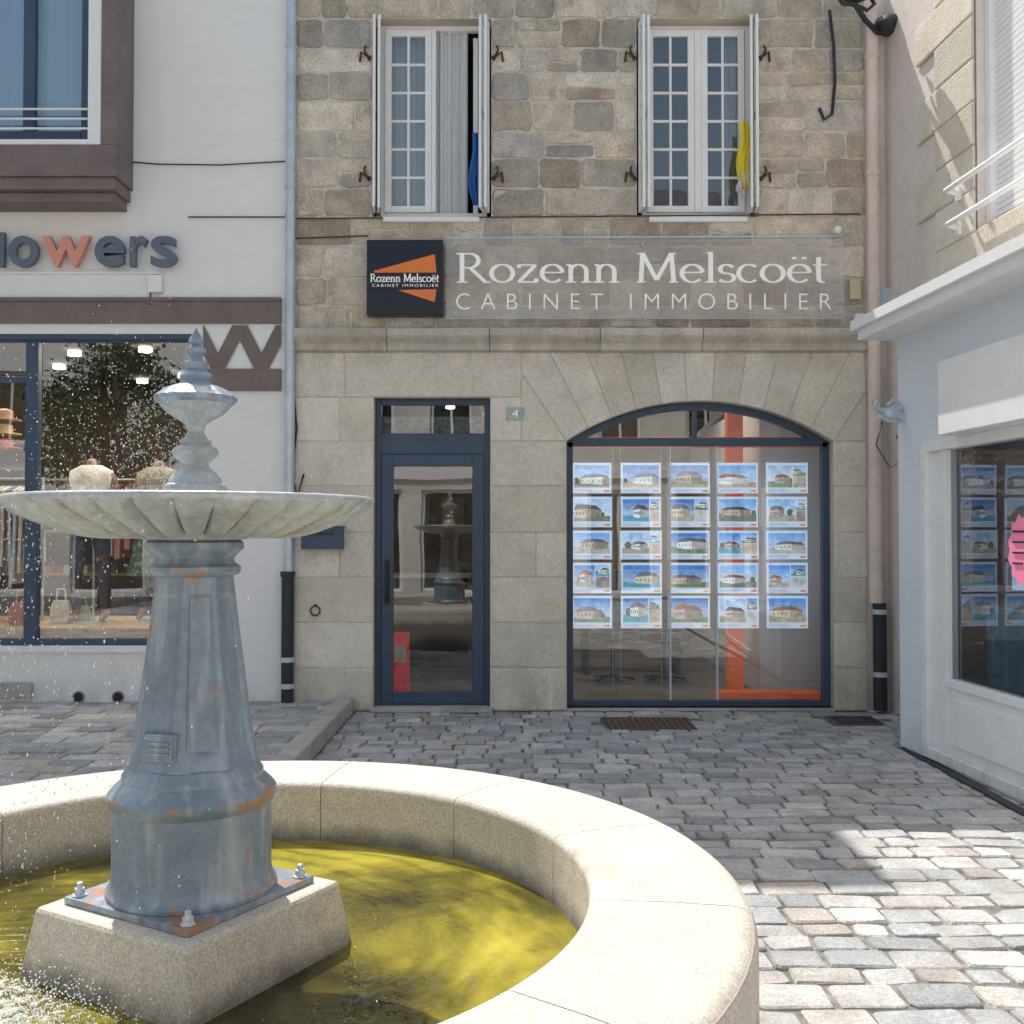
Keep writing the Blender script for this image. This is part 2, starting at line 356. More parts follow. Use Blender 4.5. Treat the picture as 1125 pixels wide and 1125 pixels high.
b.box(2.25,2.94,9.3,12.9,.03,2.7,m_roomw)
b.box(1.95,2.09,9.25,9.38,.03,2.8,m_orange)
b.box(1.78,2.66,F+.21,F+.42,.03,.12,m_orange)
b.box(.52,2.66,F+.24,F+.26,2.24,2.33,m_orange)
b.box(-1.05,-.93,9.1,9.3,.03,.60,m_red); b.box(-1.04,-.94,9.095,9.099,.35,.5,m_roomw)
b.box(-.3,.3,10.2,12.6,.03,2.7,m_room)
b.box(.7,1.8,10.6,11.2,.72,.76,m_roomw); b.box(.75,.8,10.65,11.15,.02,.72,m_iron); b.box(1.7,1.75,10.65,11.15,.02,.72,m_iron)
b.box(1.1,1.5,10.8,10.83,.85,1.1,m_iron); b.box(1.28,1.32,10.82,10.86,.76,.9,m_iron)
for cx in (1.0,1.5):
    b.box(cx-.2,cx+.2,10.0,10.4,.44,.49,m_iron); b.box(cx-.19,cx+.19,9.97,10.0,.55,.95,m_iron)
    b.tube([(cx,10.2,.05),(cx,10.2,.44)],.02,m_iron,n=8)
    for k in range(5): b.tube([(cx,10.2,.08),(cx+.22*math.cos(k*1.257),10.2+.22*math.sin(k*1.257),.05)],.014,m_iron,n=6)
b.box(-1.6,-.5,11.3,11.7,.03,1.0,m_dark); b.box(-1.65,-.45,11.25,11.75,1.001,1.04,m_roomw)
for xx,zz,ww,hh,cc in ((-1.4,1.5,.35,.5,(.4,.45,.5)),(-.9,1.55,.3,.4,(.5,.35,.2))): b.box(xx,xx+ww,12.93,12.97,zz,zz+hh,m_attrd,cc)
for xx,yy in ((-1.2,9.9),(-.9,10.5),(-1.3,11.2),(-.7,11.6),(1.0,10.2),(1.9,10.6),(.8,11.8)): b.lathe([(.05,2.94),(.05,2.91)],xx,yy,m_lamp,n=12)
b.obj('agency_interior',SB)
def ceil_light(name,x,y,z,sx,sy,e,parent,col=(1,.86,.70)):
    l=bpy.data.lights.new(name,'AREA'); l.shape='RECTANGLE'; l.size=sx; l.size_y=sy; l.energy=e; l.color=col
    o=bpy.data.objects.new(name,l); o.location=(x,y,z); COL.objects.link(o); o.parent=parent
ceil_light('agency_fill_light',.9,10.2,2.88,3.0,1.6,30,SB,(1,.80,.62))  # added area light with no fixture of its own, brightens the agency interior
b=B(); y=F+.10
frame(b,door[0]+.002,door[1]-.002,.02,door[3]-.002,y,.05,.08,m_dkfr)
b.box(door[0]+.05,door[1]-.05,y+.004,y+.07,V(497),V(474),m_dkfr)
frame(b,door[0]+.055,door[1]-.055,.045,V(497)-.004,y-.012,.10,.06,m_dkfr)
b.box(door[0]-.02,door[1]+.02,F-.10,F+.2,0.001,.03,m_kerb)
pane(b,door[0]+.15,door[1]-.15,.14,V(503),y+.02,m_glass); pane(b,door[0]+.05,door[1]-.05,V(474),door[3]-.05,y+.03,m_glass)
hx=door[0]+.105
b.tube([(hx,y-.02,.92),(hx,y-.07,.95),(hx,y-.08,1.05),(hx,y-.08,1.12),(hx,y-.07,1.2),(hx,y-.02,1.23)],.012,m_iron)
b.box(hx-.02,hx+.02,y-.02,y-.012,.88,1.27,m_iron)
b.obj('entrance_door',SB,bevel=.004)
b=B()
b.box(door[0]+.05,door[1]-.05,y+.05,y+.055,V(474),V(455),M('transom_strip',(.18,.19,.2),.7,nscale=25,namt=.7))
b.obj('transom_blind',SB)
b=B(); y=F+.10
def archband(b,r0,r1,y0,y1,m,n=28):
    rg=[]
    for k in range(n+1):
        t=-ha+2*ha*k/n
        p,q=apt(r0,t),apt(r1,t)
        rg.append([(p[0],y0,p[1]),(q[0],y0,q[1]),(q[0],y1,q[1]),(p[0],y1,p[1])])
    b.rings(rg,m,cap0=True,cap1=True)
archband(b,RA-.002,RA-.06,y,y+.08,m_dkfr)
b.box(aw0+.002,aw0+.06,y,y+.08,.02,zs_-.002,m_dkfr); b.box(aw1-.06,aw1-.002,y,y+.08,.02,zs_-.002,m_dkfr)
b.box(aw0+.06,aw1-.06,y+.002,y+.078,.02,.07,m_dkfr); b.box(aw0+.03,aw1-.03,y+.003,y+.077,V(488),V(479),m_dkfr)
b.box(U(764),U(768),y+.01,y+.06,V(479),za_-.05,m_dkfr)
b.box(U(737),U(739),y+.02,y+.04,.07,V(488),m_zinc)
b.box(U(789),U(791),y+.02,y+.04,.07,V(488),m_zinc)
b.box(aw0,aw1,F-.03,F+.2,.001,.02,m_kerb)
b.obj('arched_window_frame',SB)
b=B()
pts=[(aw0+.03,y+.04,.05),(aw1-.03,y+.04,.05)]+[(apt(RA-.03,ha*(1-2*k/24))[0],y+.04,apt(RA-.03,ha*(1-2*k/24))[1]) for k in range(25)]
b.poly(pts,m_glass); b.obj('arched_window_glass',SB)
LP=E('property_listing_display')
LP.parent=SB
b=B(); yp=F+.22
cols=[(629,673),(683,728),(736,782),(790,836),(845,891)]; rows=[(506,540),(544,578),(582,614),(618,652),(655,691)]
for ci,(a,c) in enumerate(cols):
    for ri_,(t,d) in enumerate(rows):
        x0,x1,z1,z0=U(a)*1.012+rr(-.004,.004),U(c)*1.012+rr(-.004,.004),V(t)+.002,V(d)+.0
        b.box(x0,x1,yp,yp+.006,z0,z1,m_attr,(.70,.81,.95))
        ix0,ix1=x0+.016,x1-.016; iz0,iz1=z0+.05,z1-.022
        e=-.0012; W=ix1-ix0; H=iz1-iz0
        kind=R()
        split=rr(.58,.75) if kind<.45 else 1.0
        def scene(ax,bx,az,bz):
            sky=random.choice([(.10,.33,.80),(.20,.45,.85),(.45,.66,.92),(.07,.25,.65),(.30,.55,.88)])
            grd=random.choice([(.18,.27,.13),(.25,.33,.20),(.48,.42,.33),(.10,.40,.55),(.22,.25,.2),(.5,.5,.48)])
            hz=az+(bz-az)*rr(.22,.36); n=4
            for q in range(n):
                z_a=hz+(bz-hz)*q/n; z_b=hz+(bz-hz)*(q+1)/n
                cc=tuple(min(1,s_+(.95-s_)*(1-q/(n-1))*.45) for s_ in sky)
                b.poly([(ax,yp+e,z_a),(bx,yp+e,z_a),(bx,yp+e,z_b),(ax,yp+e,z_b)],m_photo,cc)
            b.poly([(ax,yp+e,az),(bx,yp+e,az),(bx,yp+e,hz),(ax,yp+e,hz)],m_photo,grd)
            w_=bx-ax; h_=bz-az
            for q in range(random.randint(1,4)):
                tx=ax+w_*rr(.05,.95); r=h_*rr(.08,.20); pts=[]
                for s_ in range(9):
                    t_=2*math.pi*s_/9; pts.append((min(bx,max(ax,tx+r*rr(.6,1.2)*math.cos(t_))),yp+(1.7+.08*q)*e,min(bz,max(az,hz+r*.6+r*rr(.6,1.2)*math.sin(t_)))))
                b.poly(pts,m_photo,random.choice([(.06,.13,.05),(.10,.18,.08),(.14,.2,.10)]))
            hc=ax+w_*rr(.3,.7); hw=w_*rr(.25,.45); hh=h_*rr(.25,.42); base=hz-h_*.08; k=rr(-.4,.4)*hw
            wl=random.choice([(.85,.82,.75),(.75,.66,.52),(.92,.92,.92),(.6,.5,.42)]); rf=random.choice([(.12,.12,.15),(.42,.18,.10),(.2,.21,.25)])
            P_=lambda q:[(min(bx,max(ax,x_)),yy_,min(bz,max(az,z_))) for x_,yy_,z_ in q]
            b.poly(P_([(hc-hw,yp+2.4*e,base+.004),(hc+k,yp+2.4*e,base-.006),(hc+k,yp+2.4*e,base+hh),(hc-hw,yp+2.4*e,base+hh*.85)]),m_photo,wl)
            b.poly(P_([(hc+k,yp+2.4*e,base-.006),(hc+hw,yp+2.4*e,base+.006),(hc+hw,yp+2.4*e,base+hh*.8),(hc+k,yp+2.4*e,base+hh)]),m_photo,tuple(v_*.55 for v_ in wl))
            b.poly(P_([(hc-hw-.006,yp+3*e,base+hh*.84),(hc+k,yp+3*e,base+hh),(hc+k-hw*.35,yp+3*e,base+hh*1.5),(hc-hw*.7,yp+3*e,base+hh*1.4)]),m_photo,rf)
            b.poly(P_([(hc+k,yp+3*e,base+hh),(hc+hw+.006,yp+3*e,base+hh*.8),(hc+hw*.6,yp+3*e,base+hh*1.35),(hc+k-hw*.35,yp+3*e,base+hh*1.5)]),m_photo,tuple(v_*.7 for v_ in rf))
            for q in range(4):
                wx=hc-hw*.9+q*(hw+k)*.24; b.poly([(wx,yp+3.4*e,base+hh*.35),(wx+.008,yp+3.4*e,base+hh*.35),(wx+.008,yp+3.4*e,base+hh*.62),(wx,yp+3.4*e,base+hh*.62)],m_photo,(.08,.12,.2))
        if split<1:
            scene(ix0,ix0+W*split-.003,iz0,iz1); scene(ix0+W*split+.003,ix1,iz0+H/2+.002,iz1); 
            b.poly([(ix0+W*split+.003,yp+e,iz0),(ix1,yp+e,iz0),(ix1,yp+e,iz0+H/2-.002),(ix0+W*split+.003,yp+e,iz0+H/2-.002)],m_photo,random.choice([(.55,.45,.35),(.6,.62,.65),(.35,.3,.28)]))
        else: scene(ix0,ix1,iz0,iz1)
        for k in range(3):
            b.poly([(ix0,yp+e,z0+.010+k*.012),(ix0+rr(.12,.28),yp+e,z0+.010+k*.012),(ix0+.16,yp+e,z0+.0145+k*.012),(ix0,yp+e,z0+.0145+k*.012)],m_attr,(.30,.36,.50))
        b.poly([(ix1-.05,yp+e,z0+.012),(ix1,yp+e,z0+.012),(ix1,yp+e,z0+.03),(ix1-.05,yp+e,z0+.03)],m_attr,(.75,.30,.12))
b.obj('listing_sheets',LP)
b=B()
for a,c in cols:
    for x in (U(a)+.01,U(c)+.02): b.tube([(x,yp+.01,.1),(x,yp+.01,2.25)],.0022,m_zinc,n=5)
b.obj('hanging_cables',LP)
b=B(); room(b,-1.8,2.9,F+.17,12.5,3.3,6.0,m_room,m_floor,m_room); b.obj('upstairs_room',SB)
def fold(b,x0,x1,y,z0,z1,m,n,amp,c=(1,1,1)):
    k=n*6; top=[];bot=[]
    for i in range(k+1):
        x=x0+(x1-x0)*i/k; yy=y+amp*math.sin(i/6*2*math.pi)+rr(-1,1)*amp*.15
        top.append((x,yy,z1)); bot.append((x,yy+rr(-.2,.2)*amp,z0))
    b.rings([bot,top],m,c,close=False)
def upper_window(w,name,openr):
    P=E(name); P.parent=SB
    b=B(); y=F+.09; xm=(w[0]+w[1])/2
    frame(b,w[0]+.06,w[1]-.04,w[2]+.03,w[3]-.002,y+.03,.04,.06,m_wood)
    casement(b,w[0]+.10,xm-.008,w[2]+.07,w[3]-.05,y,2,6,m_wood,w=.055)
    if not openr: 
        b.box(xm-.006,xm+.05,y-.006,y+.04,w[2]+.07,w[3]-.05,m_wood)
        casement(b,xm+.052,w[1]-.09,w[2]+.07,w[3]-.05,y,2,6,m_wood,w=.055)
    else:
        b.box(xm-.006,xm+.03,y-.006,y+.04,w[2]+.07,w[3]-.05,m_wood)
    b.obj('casements',P,bevel=.003)
    b=B(); pane(b,w[0]+.12,xm-.03,w[2]+.1,w[3]-.08,y+.025,m_glass2)
    if not openr: pane(b,xm+.09,w[1]-.12,w[2]+.1,w[3]-.08,y+.025,m_glass2)
    b.obj('panes',P)
    b=B()
    if openr:
        fold(b,xm+.02,xm+.30,F+.17,w[2],w[3],m_curt,4,.025); fold(b,w[0],xm,F+.30,w[2],w[3],m_roomw,5,.03)
        b.box(w[1]-.16,w[1]-.12,F+.18,F+.6,w[2]+.08,w[3]-.08,m_wood)
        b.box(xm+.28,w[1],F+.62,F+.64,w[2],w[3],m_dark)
    else:
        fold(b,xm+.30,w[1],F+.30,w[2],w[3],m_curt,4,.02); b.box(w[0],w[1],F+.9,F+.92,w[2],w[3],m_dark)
    b.obj('curtains',P)
    b=B()
    def shutter(xh,sgn,ang,wd):
        dx,dy=math.sin(ang)*sgn,-math.cos(ang); nx,ny=-dy,dx
        def pt(s,t,z): return (xh+dx*s+nx*t,F-.01+dy*s+ny*t,z)
        def bx(s0,s1,t0,t1,z0,z1):
            n=len(b.v); b.v+=[pt(s0,t0,z0),pt(s1,t0,z0),pt(s1,t1,z0),pt(s0,t1,z0),pt(s0,t0,z1),pt(s1,t0,z1),pt(s1,t1,z1),pt(s0,t1,z1)]
            for q in ((0,3,2,1),(4,5,6,7),(0,1,5,4),(1,2,6,5),(2,3,7,6),(3,0,4,7)): b.face([n+i for i in q],m_wood,(1,1,1))
        z0,z1=w[2]+.03,w[3]-.05; t=.022
        bx(0,.035,0,t,z0,z1); bx(wd-.035,wd,0,t,z0,z1)
        for zc_ in (z0,(z0+z1)/2-.03,z1-.06): bx(.035,wd-.035,.001,t-.001,zc_,zc_+.06)
        zz=z0+.07
        while zz<z1-.08:
            bx(.035,wd-.035,.006,t-.006,zz,zz+.014); zz+=.032
    shutter(w[0]+.012,1,.10,.17); shutter(w[0]+.046,1,.16,.16)
    shutter(w[1]-.036,-1,.12,.17); shutter(w[1]-.070,-1,.2,.16)
    b.obj('louvred_shutters',P)
    b=B()
    for zz in (w[2]+.32,w[2]+1.35):
        for xh,s in ((w[0],-1),(w[1],1)):
            b.tube([(xh+s*.0,F-.02,zz),(xh+s*.05,F-.04,zz+.02),(xh+s*.09,F-.03,zz+.05),(xh+s*.10,F-.02,zz-.03)],.011,m_rust,n=6)
            b.tube([(xh+s*.02,F-.02,zz-.02),(xh+s*.06,F-.05,zz+.06),(xh+s*.05,F-.03,zz+.10)],.010,m_rust,n=6)
    b.obj('shutter_stays',P)
    return P
P1=upper_window(w1,'casement_window',True); P2=upper_window(w2,'casement_window.001',False)
def blob(b,cx,cy,cz,rx,ry,rz,m,n=12,k=8,j=.15,c=(1,1,1)):
    rg=[]
    for i in range(1,k):
        t=math.pi*i/k; rg.append([(cx+rx*math.sin(t)*math.cos(2*math.pi*q/n)*(1+rr(-j,j)),cy+ry*math.sin(t)*math.sin(2*math.pi*q/n)*(1+rr(-j,j)),cz-rz*math.cos(t)) for q in range(n)])
    b.rings(rg,m,c,cap0=True,cap1=True)
def cloth(b,cx,y,z0,z1,w,m):
    rg=[]
    for i in range(10):
        f=i/9; ww=w*(.5+.5*math.sin(f*2.6+.3)); ox=.018*math.sin(f*7)
        rg.append([(cx+ox+ww*(q/8-.5),y+.018*math.sin(q*1.9+f*3)-.01*(q%2),z1+(z0-z1)*f) for q in range(9)])
    b.rings(rg,m,close=False)
b=B(); cloth(b,w2[1]-.13,F-.05,w2[2]+.22,w2[2]+.80,.10,m_ycl); cloth(b,w2[1]-.15,F-.055,w2[2]+.16,w2[2]+.36,.07,m_roomw); b.obj('hanging_laundry',P2,smooth=60)
b=B(); cloth(b,w1[1]-.13,F-.05,w1[2]+.08,w1[2]+.70,.10,m_bcl); b.obj('hanging_cloth',P1,smooth=60)
# ---------------------------------------------------------------- signs
def text(body,x0,x1,z0,z1,y,m,name,parent,ext=.004,off=0,space=1.0):
    cu=bpy.data.curves.new(name,'FONT'); cu.body=body; cu.size=1; cu.extrude=.01; cu.offset=off; cu.space_character=space
    t=bpy.data.objects.new(name+'_t',cu); COL.objects.link(t); bpy.context.view_layer.update()
    me=bpy.data.meshes.new_from_object(t.evaluated_get(bpy.context.evaluated_depsgraph_get()))
    bpy.data.objects.remove(t)
    xs=[v.co.x for v in me.vertices]; ys=[v.co.y for v in me.vertices]
    ax,bx=min(xs),max(xs); ay,by=min(ys),max(ys)
    for v in me.vertices:
        X=x0+(v.co.x-ax)/(bx-ax)*(x1-x0); Z=z0+(v.co.y-ay)/(by-ay)*(z1-z0); Y=y-(v.co.z+.01)/.02*ext
        v.co=(X,Y,Z)
    me.materials.clear(); me.materials.append(m); me.name=name
    o=bpy.data.objects.new(name,me); COL.objects.link(o); o.parent=parent; return o
def arc(cx,cy,rx,ry,a0,a1,n=16): return [(cx+rx*math.cos(math.radians(a0+(a1-a0)*k/n)),cy+ry*math.sin(math.radians(a0+(a1-a0)*k/n))) for k in range(n+1)]
ser=lambda x,y,w=.13:[(x-w,y),(x+w,y)]
G={'R':([[(.14,0),(.14,1)],[(.14,.985),(.32,.985)]+arc(.32,.745,.22,.24,90,-90)+[(.14,.505)],[(.34,.5),(.72,.0)],ser(.14,.015),ser(.10,.985,.10),ser(.74,.015,.08)],.80),
'o':([arc(.32,.31,.26,.30,0,360,28)],.66),
'z':([[(.06,.60),(.47,.60)],[(.47,.60),(.07,.015)],[(.05,.015),(.50,.015)],[(.07,.60),(.07,.5)],[(.49,.015),(.49,.13)]],.57),
'e':([[(.07,.34),(.55,.34)],arc(.31,.31,.25,.30,6,318,24)],.62),
'n':([[(.14,0),(.14,.60)],arc(.33,.38,.19,.23,170,0,14)+[(.52,0)],ser(.14,.015),ser(.52,.015),[(.03,.60),(.14,.60)]],.68),
'M':([[(.14,0),(.18,1)],[(.18,1),(.52,.08)],[(.52,.08),(.88,1)],[(.88,1),(.94,0)],ser(.14,.015,.11),ser(.94,.015,.11),[(.06,.985),(.2,.985)],[(.88,.985),(1.0,.985)]],1.08),
'l':([[(.14,0),(.14,1.03)],ser(.14,.015),[(.04,1.02),(.14,1.02)]],.28),
's':([arc(.25,.455,.16,.15,25,270,14)+arc(.25,.16,.18,.15,88,-155,14)],.48),
'c':([arc(.31,.31,.25,.30,48,312,22)],.57),
't':([[(.16,.86),(.16,.13)]+arc(.27,.13,.11,.12,180,290,8),[(.03,.60),(.36,.60)]],.40)}
G['\u00eb']=(G['e'][0]+[[(.19,.80),(.19,.87)],[(.43,.80),(.43,.87)]],.62)
def serif_text(s,x0,x1,z0,zc_,y,m,name,parent,thick=.11,thin=.04):
    tot=sum(G[ch][1] if ch!=' ' else .35 for ch in s); sx=(x1-x0)/tot; sz=zc_-z0
    b=B(); x=0; k=0
    for ch in s:
        if ch==' ': x+=.35; continue
        for st in G[ch][0]:
            L_,R_=[],[]
            for i,p in enumerate(st):
                a=st[max(i-1,0)]; c=st[min(i+1,len(st)-1)]
                if len(st)>20 and st[0]==st[-1]:
                    if i in (0,len(st)-1): a=st[-2]; c=st[1]
                dx,dy=c[0]-a[0],c[1]-a[1]; l=math.hypot(dx,dy) or 1; dx/=l;dy/=l
                w=(thin+(thick-thin)*abs(dy)**1.3)/2
                L_.append((p[0]-dy*w,p[1]+dx*w)); R_.append((p[0]+dy*w,p[1]-dx*w))
            yy=y-.0006*(k%7); k+=1
            def P(q,yz): return (x0+(x+q[0])*sx,yz,z0+q[1]*sz)
            rg=[[P(l,yy),P(r,yy),P(r,yy+.012),P(l,yy+.012)] for l,r in zip(L_,R_)]
            b.rings(rg,m,cap0=True,cap1=True)
        x+=G[ch][1]
    return b.obj(name,parent)
SG=E('agency_fascia_sign')
b=B(); b.box(U(490),U(925),F-.075,F-.068,V(350),V(264),m_plexi); b.obj('plexiglass_panel',SG)
b=B()
for xx in (U(500),U(705),U(915)):
    for z_ in (V(270),V(345)): b.tube([(xx,F-.0,z_),(xx,F-.082,z_)],.01,m_zinc)
b.tube([(U(489),F-.07,V(263)),(U(705),F-.07,V(262)),(U(925),F-.07,V(261))],.009,m_zinc); 
b.tube([(U(489),F-.07,V(351)),(U(925),F-.07,V(351))],.006,m_zinc)
blob(b,U(917),F-.12,V(256),.035,.035,.035,m_wood,j=0); b.tube([(U(917),F,V(256)),(U(917),F-.1,V(256))],.012,m_wood)
b.obj('fixings',SG,smooth=40)
serif_text('Rozenn Melsco\u00ebt',U(501),U(908),V(312),V(280),F-.082,m_signw,'name_lettering',SG)
text('CABINET IMMOBILIER',U(501),U(911),V(341.5),V(324),F-.079,m_signw,'subtitle_lettering',SG,off=-.014,space=1.75)
SQ=E('square_wall_sign')
b=B(); b.box(U(404),U(487),F-.13,F-.02,V(349),V(267),m_navy)
b.obj('panel',SQ,bevel=.006)
b=B(); yy=F-.134
b.poly([(U(412),yy,V(301)),(U(478),yy,V(283)),(U(480),yy,V(303)),(U(412),yy,V(303))],m_signo)
b.poly([(U(438),yy,V(322)),(U(480),yy,V(321)),(U(478),yy,V(335))],m_signo); b.obj('orange_wedges',SQ)
serif_text('Rozenn Melsco\u00ebt',U(408),U(483),V(313),V(304.5),F-.135,m_signw,'small_lettering',SQ,thick=.15,thin=.08)
text('CABINET IMMOBILIER',U(410),U(482),V(318.5),V(315.5),F-.135,m_signw,'small_subtitle',SQ,space=1.4)
HN=E('house_number_plate'); b=B(); b.box(U(556),U(575),F-.02,F-.01,V(461),V(447),M('plate_greenish',(.42,.50,.48),.4,nscale=20,namt=.2)); b.obj('plate',HN,bevel=.003)
text('4',U(562),U(569),V(458),V(450),F-.0205,m_signw,'digit',HN,ext=.002)
MB_=E('letter_box'); b=B(); b.box(U(334),U(378),F-.14,F-.01,V(602),V(580),m_dkfr); b.box(U(333),U(379),F-.15,F-.008,V(580)+.001,V(577),m_dkfr); b.box(U(342),U(370),F-.144,F-.141,V(587),V(584),m_iron); b.obj('box',MB_,bevel=.005)
b=B(); b.tube([(U(347)+.04*math.cos(t*math.pi/8),F-.03,V(669)+.04*math.sin(t*math.pi/8)) for t in range(17)],.007,m_rust,n=6); b.tube([(U(347),F+.01,V(663)),(U(347),F-.04,V(663))],.01,m_rust,n=6); b.obj('mooring_ring',None,smooth=50)
# ---------------------------------------------------------------- pipes and cables
DP=E('drainpipe'); b=B(); x=U(318)+.01
b.tube([(x,F-.07,V(628)),(x,F-.07,6.4)],.042,m_zinc,n=16)
for z_ in (1.6,3.15,4.4,5.6): b.tube([(x,F-.07,z_),(x,F-.07,z_+.03)],.05,m_zinc,n=16)
b.tube([(x-.01,F-.07,.05),(x-.01,F-.07,V(628))],.052,m_iron,n=16); b.tube([(x-.01,F-.07,V(632)),(x-.01,F-.07,V(626))],.062,m_iron,n=16)
b.tube([(x-.01,F-.07,.42),(x-.01,F-.07,.46)],.062,m_zinc,n=16); b.tube([(x-.01,F-.07,.2),(x-.01,F-.07,.24)],.062,m_zinc,n=16); b.obj('pipe',DP,smooth=40)
DP=E('drainpipe.001'); b=B(); x=U(957)
b.tube([(x,F-.09,V(660)),(x,F-.09,5.9)],.052,m_ppipe,n=16)
for z_ in (1.9,3.3,4.5,5.5): b.tube([(x,F-.09,z_),(x,F-.09,z_+.04)],.06,m_ppipe,n=16)
b.tube([(x+.03,F-.09,.02),(x+.03,F-.09,V(660))],.056,m_iron,n=16); b.tube([(x+.03,F-.09,.3),(x+.03,F-.09,.34)],.064,m_zinc,n=16); b.tube([(x+.03,F-.09,.82),(x+.03,F-.09,.86)],.064,m_zinc,n=16)
b.obj('pipe',DP,smooth=40)
b=B()
def cab(pts,r=.008,m=m_iron): b.tube(pts,r,m,n=6)
cab([(U(130),F-.02,V(176)),(U(170),F-.03,V(180)),(U(240),F-.03,V(181)),(U(312),F-.03,V(177))],.006)
cab([(U(205),F-.02,V(238)),(U(312),F-.02,V(238))],.006)
cab([(U(322),F-.03,V(262)),(U(404),F-.03,V(259))],.006,m_rust); cab([(U(312),F-.03,V(236)),(U(324),F-.03,V(240)),(U(560),F-.03,V(238.5)),(U(945),F-.03,V(235))],.006,m_rust)
cab([(U(322),F-.02,V(430)),(U(326),F-.03,V(470)),(U(321),F-.03,V(520)),(U(327),F-.03,V(545)),(U(334),F-.03,V(520))],.009)
cab([(U(910),F-.1,V(14)),(U(916),F-.06,V(50)),(U(918),F-.04,V(90)),(U(915),F-.03,V(125)),(U(906),F-.03,V(131)),(U(901),F-.03,V(118))],.014)
cab([(U(966),F-.1,V(460)),(U(955),F-.16,V(490)),(U(968),F-.2,V(515)),(U(985),F-.2,V(505)),(U(975),F-.2,V(480))],.005)
b.obj('wall_cables',None,smooth=50)
JB=E('junction_box'); b=B(); b.box(U(163),U(178),F-.07,F-.002,V(322),V(303),m_wood); b.tube([(U(165),F-.04,V(322)),(U(165),F-.04,V(336))],.006,m_iron); b.obj('box',JB,bevel=.006)
JB=E('junction_box.001'); b=B(); b.box(U(932),U(944),F-.07,F-.002,V(330),V(308),M('cream_plastic',(.6,.55,.35),.5)); b.box(U(938),U(950),F-.06,F-.002,V(356),V(345),m_wood);b.obj('box',JB,bevel=.006)
JB=E('junction_box.002'); b=B(); b.box(U(963),U(982),F-.09,F-.002,V(342),V(318),m_zinc); b.box(U(966),U(979),F-.1,F-.089,V(338),V(322),m_zinc); b.obj('box',JB,bevel=.006)
WL=E('wall_lamp_bracket'); b=B(); dz=-.20
def Z(p): return V(p)+dz
b.tube([(U(985),F-.02,Z(8)),(U(960),F-.15,Z(16)),(U(940),F-.3,Z(12)),(U(925),F-.4,Z(2)),(U(910),F-.45,Z(4)),(U(903),F-.45,Z(-8)),(U(908),F-.45,Z(-20))],.022,m_iron)
b.tube([(U(925),F-.35,Z(-2)),(U(940),F-.35,Z(5)),(U(950),F-.3,Z(-5)),(U(944),F-.3,Z(-16))],.016,m_iron)
b.lathe([(.03,Z(-2)),(.10,Z(2)),(.12,Z(8)),(.09,Z(14)),(.05,Z(18))],U(972),F-.15,m_iron,n=14); b.lathe([(.02,Z(-30)),(.13,Z(-12)),(.12,Z(-6)),(.03,Z(-2))],U(925),F-.4,m_iron,n=14)
b.obj('bracket',WL,smooth=50)
# ---------------------------------------------------------------- LEFT BUILDING
LB=E('white_shop_building'); b=B(); lx0=-9; lx1=XL-.004
sw=(U(-150),U(218),V(708),V(366))
bayr=-3.22
wallholes(b,lx0,lx1,0,7.75,F,[sw],m_white,rev=.14)
b.poly([(lx1,F,5.9),(lx1,14,5.9),(lx1,14,7.75),(lx1,F,7.75)],m_white); b.poly([(lx0,F,7.75),(lx1,F,7.75),(lx1,14,7.75),(lx0,14,7.75)],m_slate)
b.poly([(lx0,14,0),(lx1,14,0),(lx1,14,7.75),(lx0,14,7.75)],m_white); b.poly([(lx0,F,0),(lx0,14,0),(lx0,14,7.75),(lx0,F,7.75)],m_white)
b.obj('walls',LB)
b=B()
b.box(lx0,U(308),F-.03,F+.01,V(355),V(331),m_brown); b.box(lx0,U(308),F-.045,F+.01,V(331)+.001,V(327),m_brown)
b.box(U(222),U(308),F-.03,F+.01,V(429),V(405),m_brown)
for i in range(5):
    xa=U(206+i*24); xb=xa+U(24)-U(0)
    h0,h1=V(404),V(357)
    up=i%2==1
    p=[(xa,h0 if up else h1),(xb,h1 if up else h0)]
    w=.13
    pts=[(p[0][0],p[0][1]),(p[0][0]+w,p[0][1]),(p[1][0]+w,p[1][1]),(p[1][0],p[1][1])]
    yy=F-.012-.002*i
    pts=clip(clip(pts,1,0,U(308)),-1,0,-U(222))
    if len(pts)>2: b.poly([(x_,yy,z_) for x_,z_ in pts],m_brown)
b.box(lx0,U(175),F-.03,F+.01,V(301),V(298),m_wood)
for xx in (88,131):
    b.tube([(U(xx),F+.05,V(763)),(U(xx),F-.012,V(763))],.05,m_brown,n=14); b.tube([(U(xx),F,V(763)),(U(xx),F-.016,V(763))],.036,m_dark,n=14)
b.box(U(-150),U(222),F-.04,F+.02,V(714),V(707.5),m_wood)
b.box(U(0)-.1,U(38),F-.05,F-.002,.12,.24,m_kerb)
b.obj('trim',LB)
b=B(); y=F+.04
frame(b,sw[0]+.002,sw[1]-.002,sw[2]+.002,sw[3]-.002,y,.055,.08,m_dkfr)
b.box(U(24),U(38),y-.003,y+.07,sw[2]+.05,sw[3]-.05,m_dkfr); b.box(sw[0]+.05,U(24),y,y+.06,V(418),V(412),m_dkfr)
b.box(sw[0],sw[1]+.0,y-.03,y-.001,V(372),V(366),m_dkfr)
b.obj('shop_window_frame',LB,bevel=.004)
b=B(); pane(b,sw[0]+.05,sw[1]-.05,sw[2]+.05,sw[3]-.05,y+.04,m_glass); b.obj('shop_window_glass',LB)
b=B(); room(b,-7,-2.2,F+.13,12.5,.5,3.25,m_room2,m_floor,m_dark)
m_shelf=M('shelf_wood',(.36,.24,.14),.6,nscale=3,namt=.2)
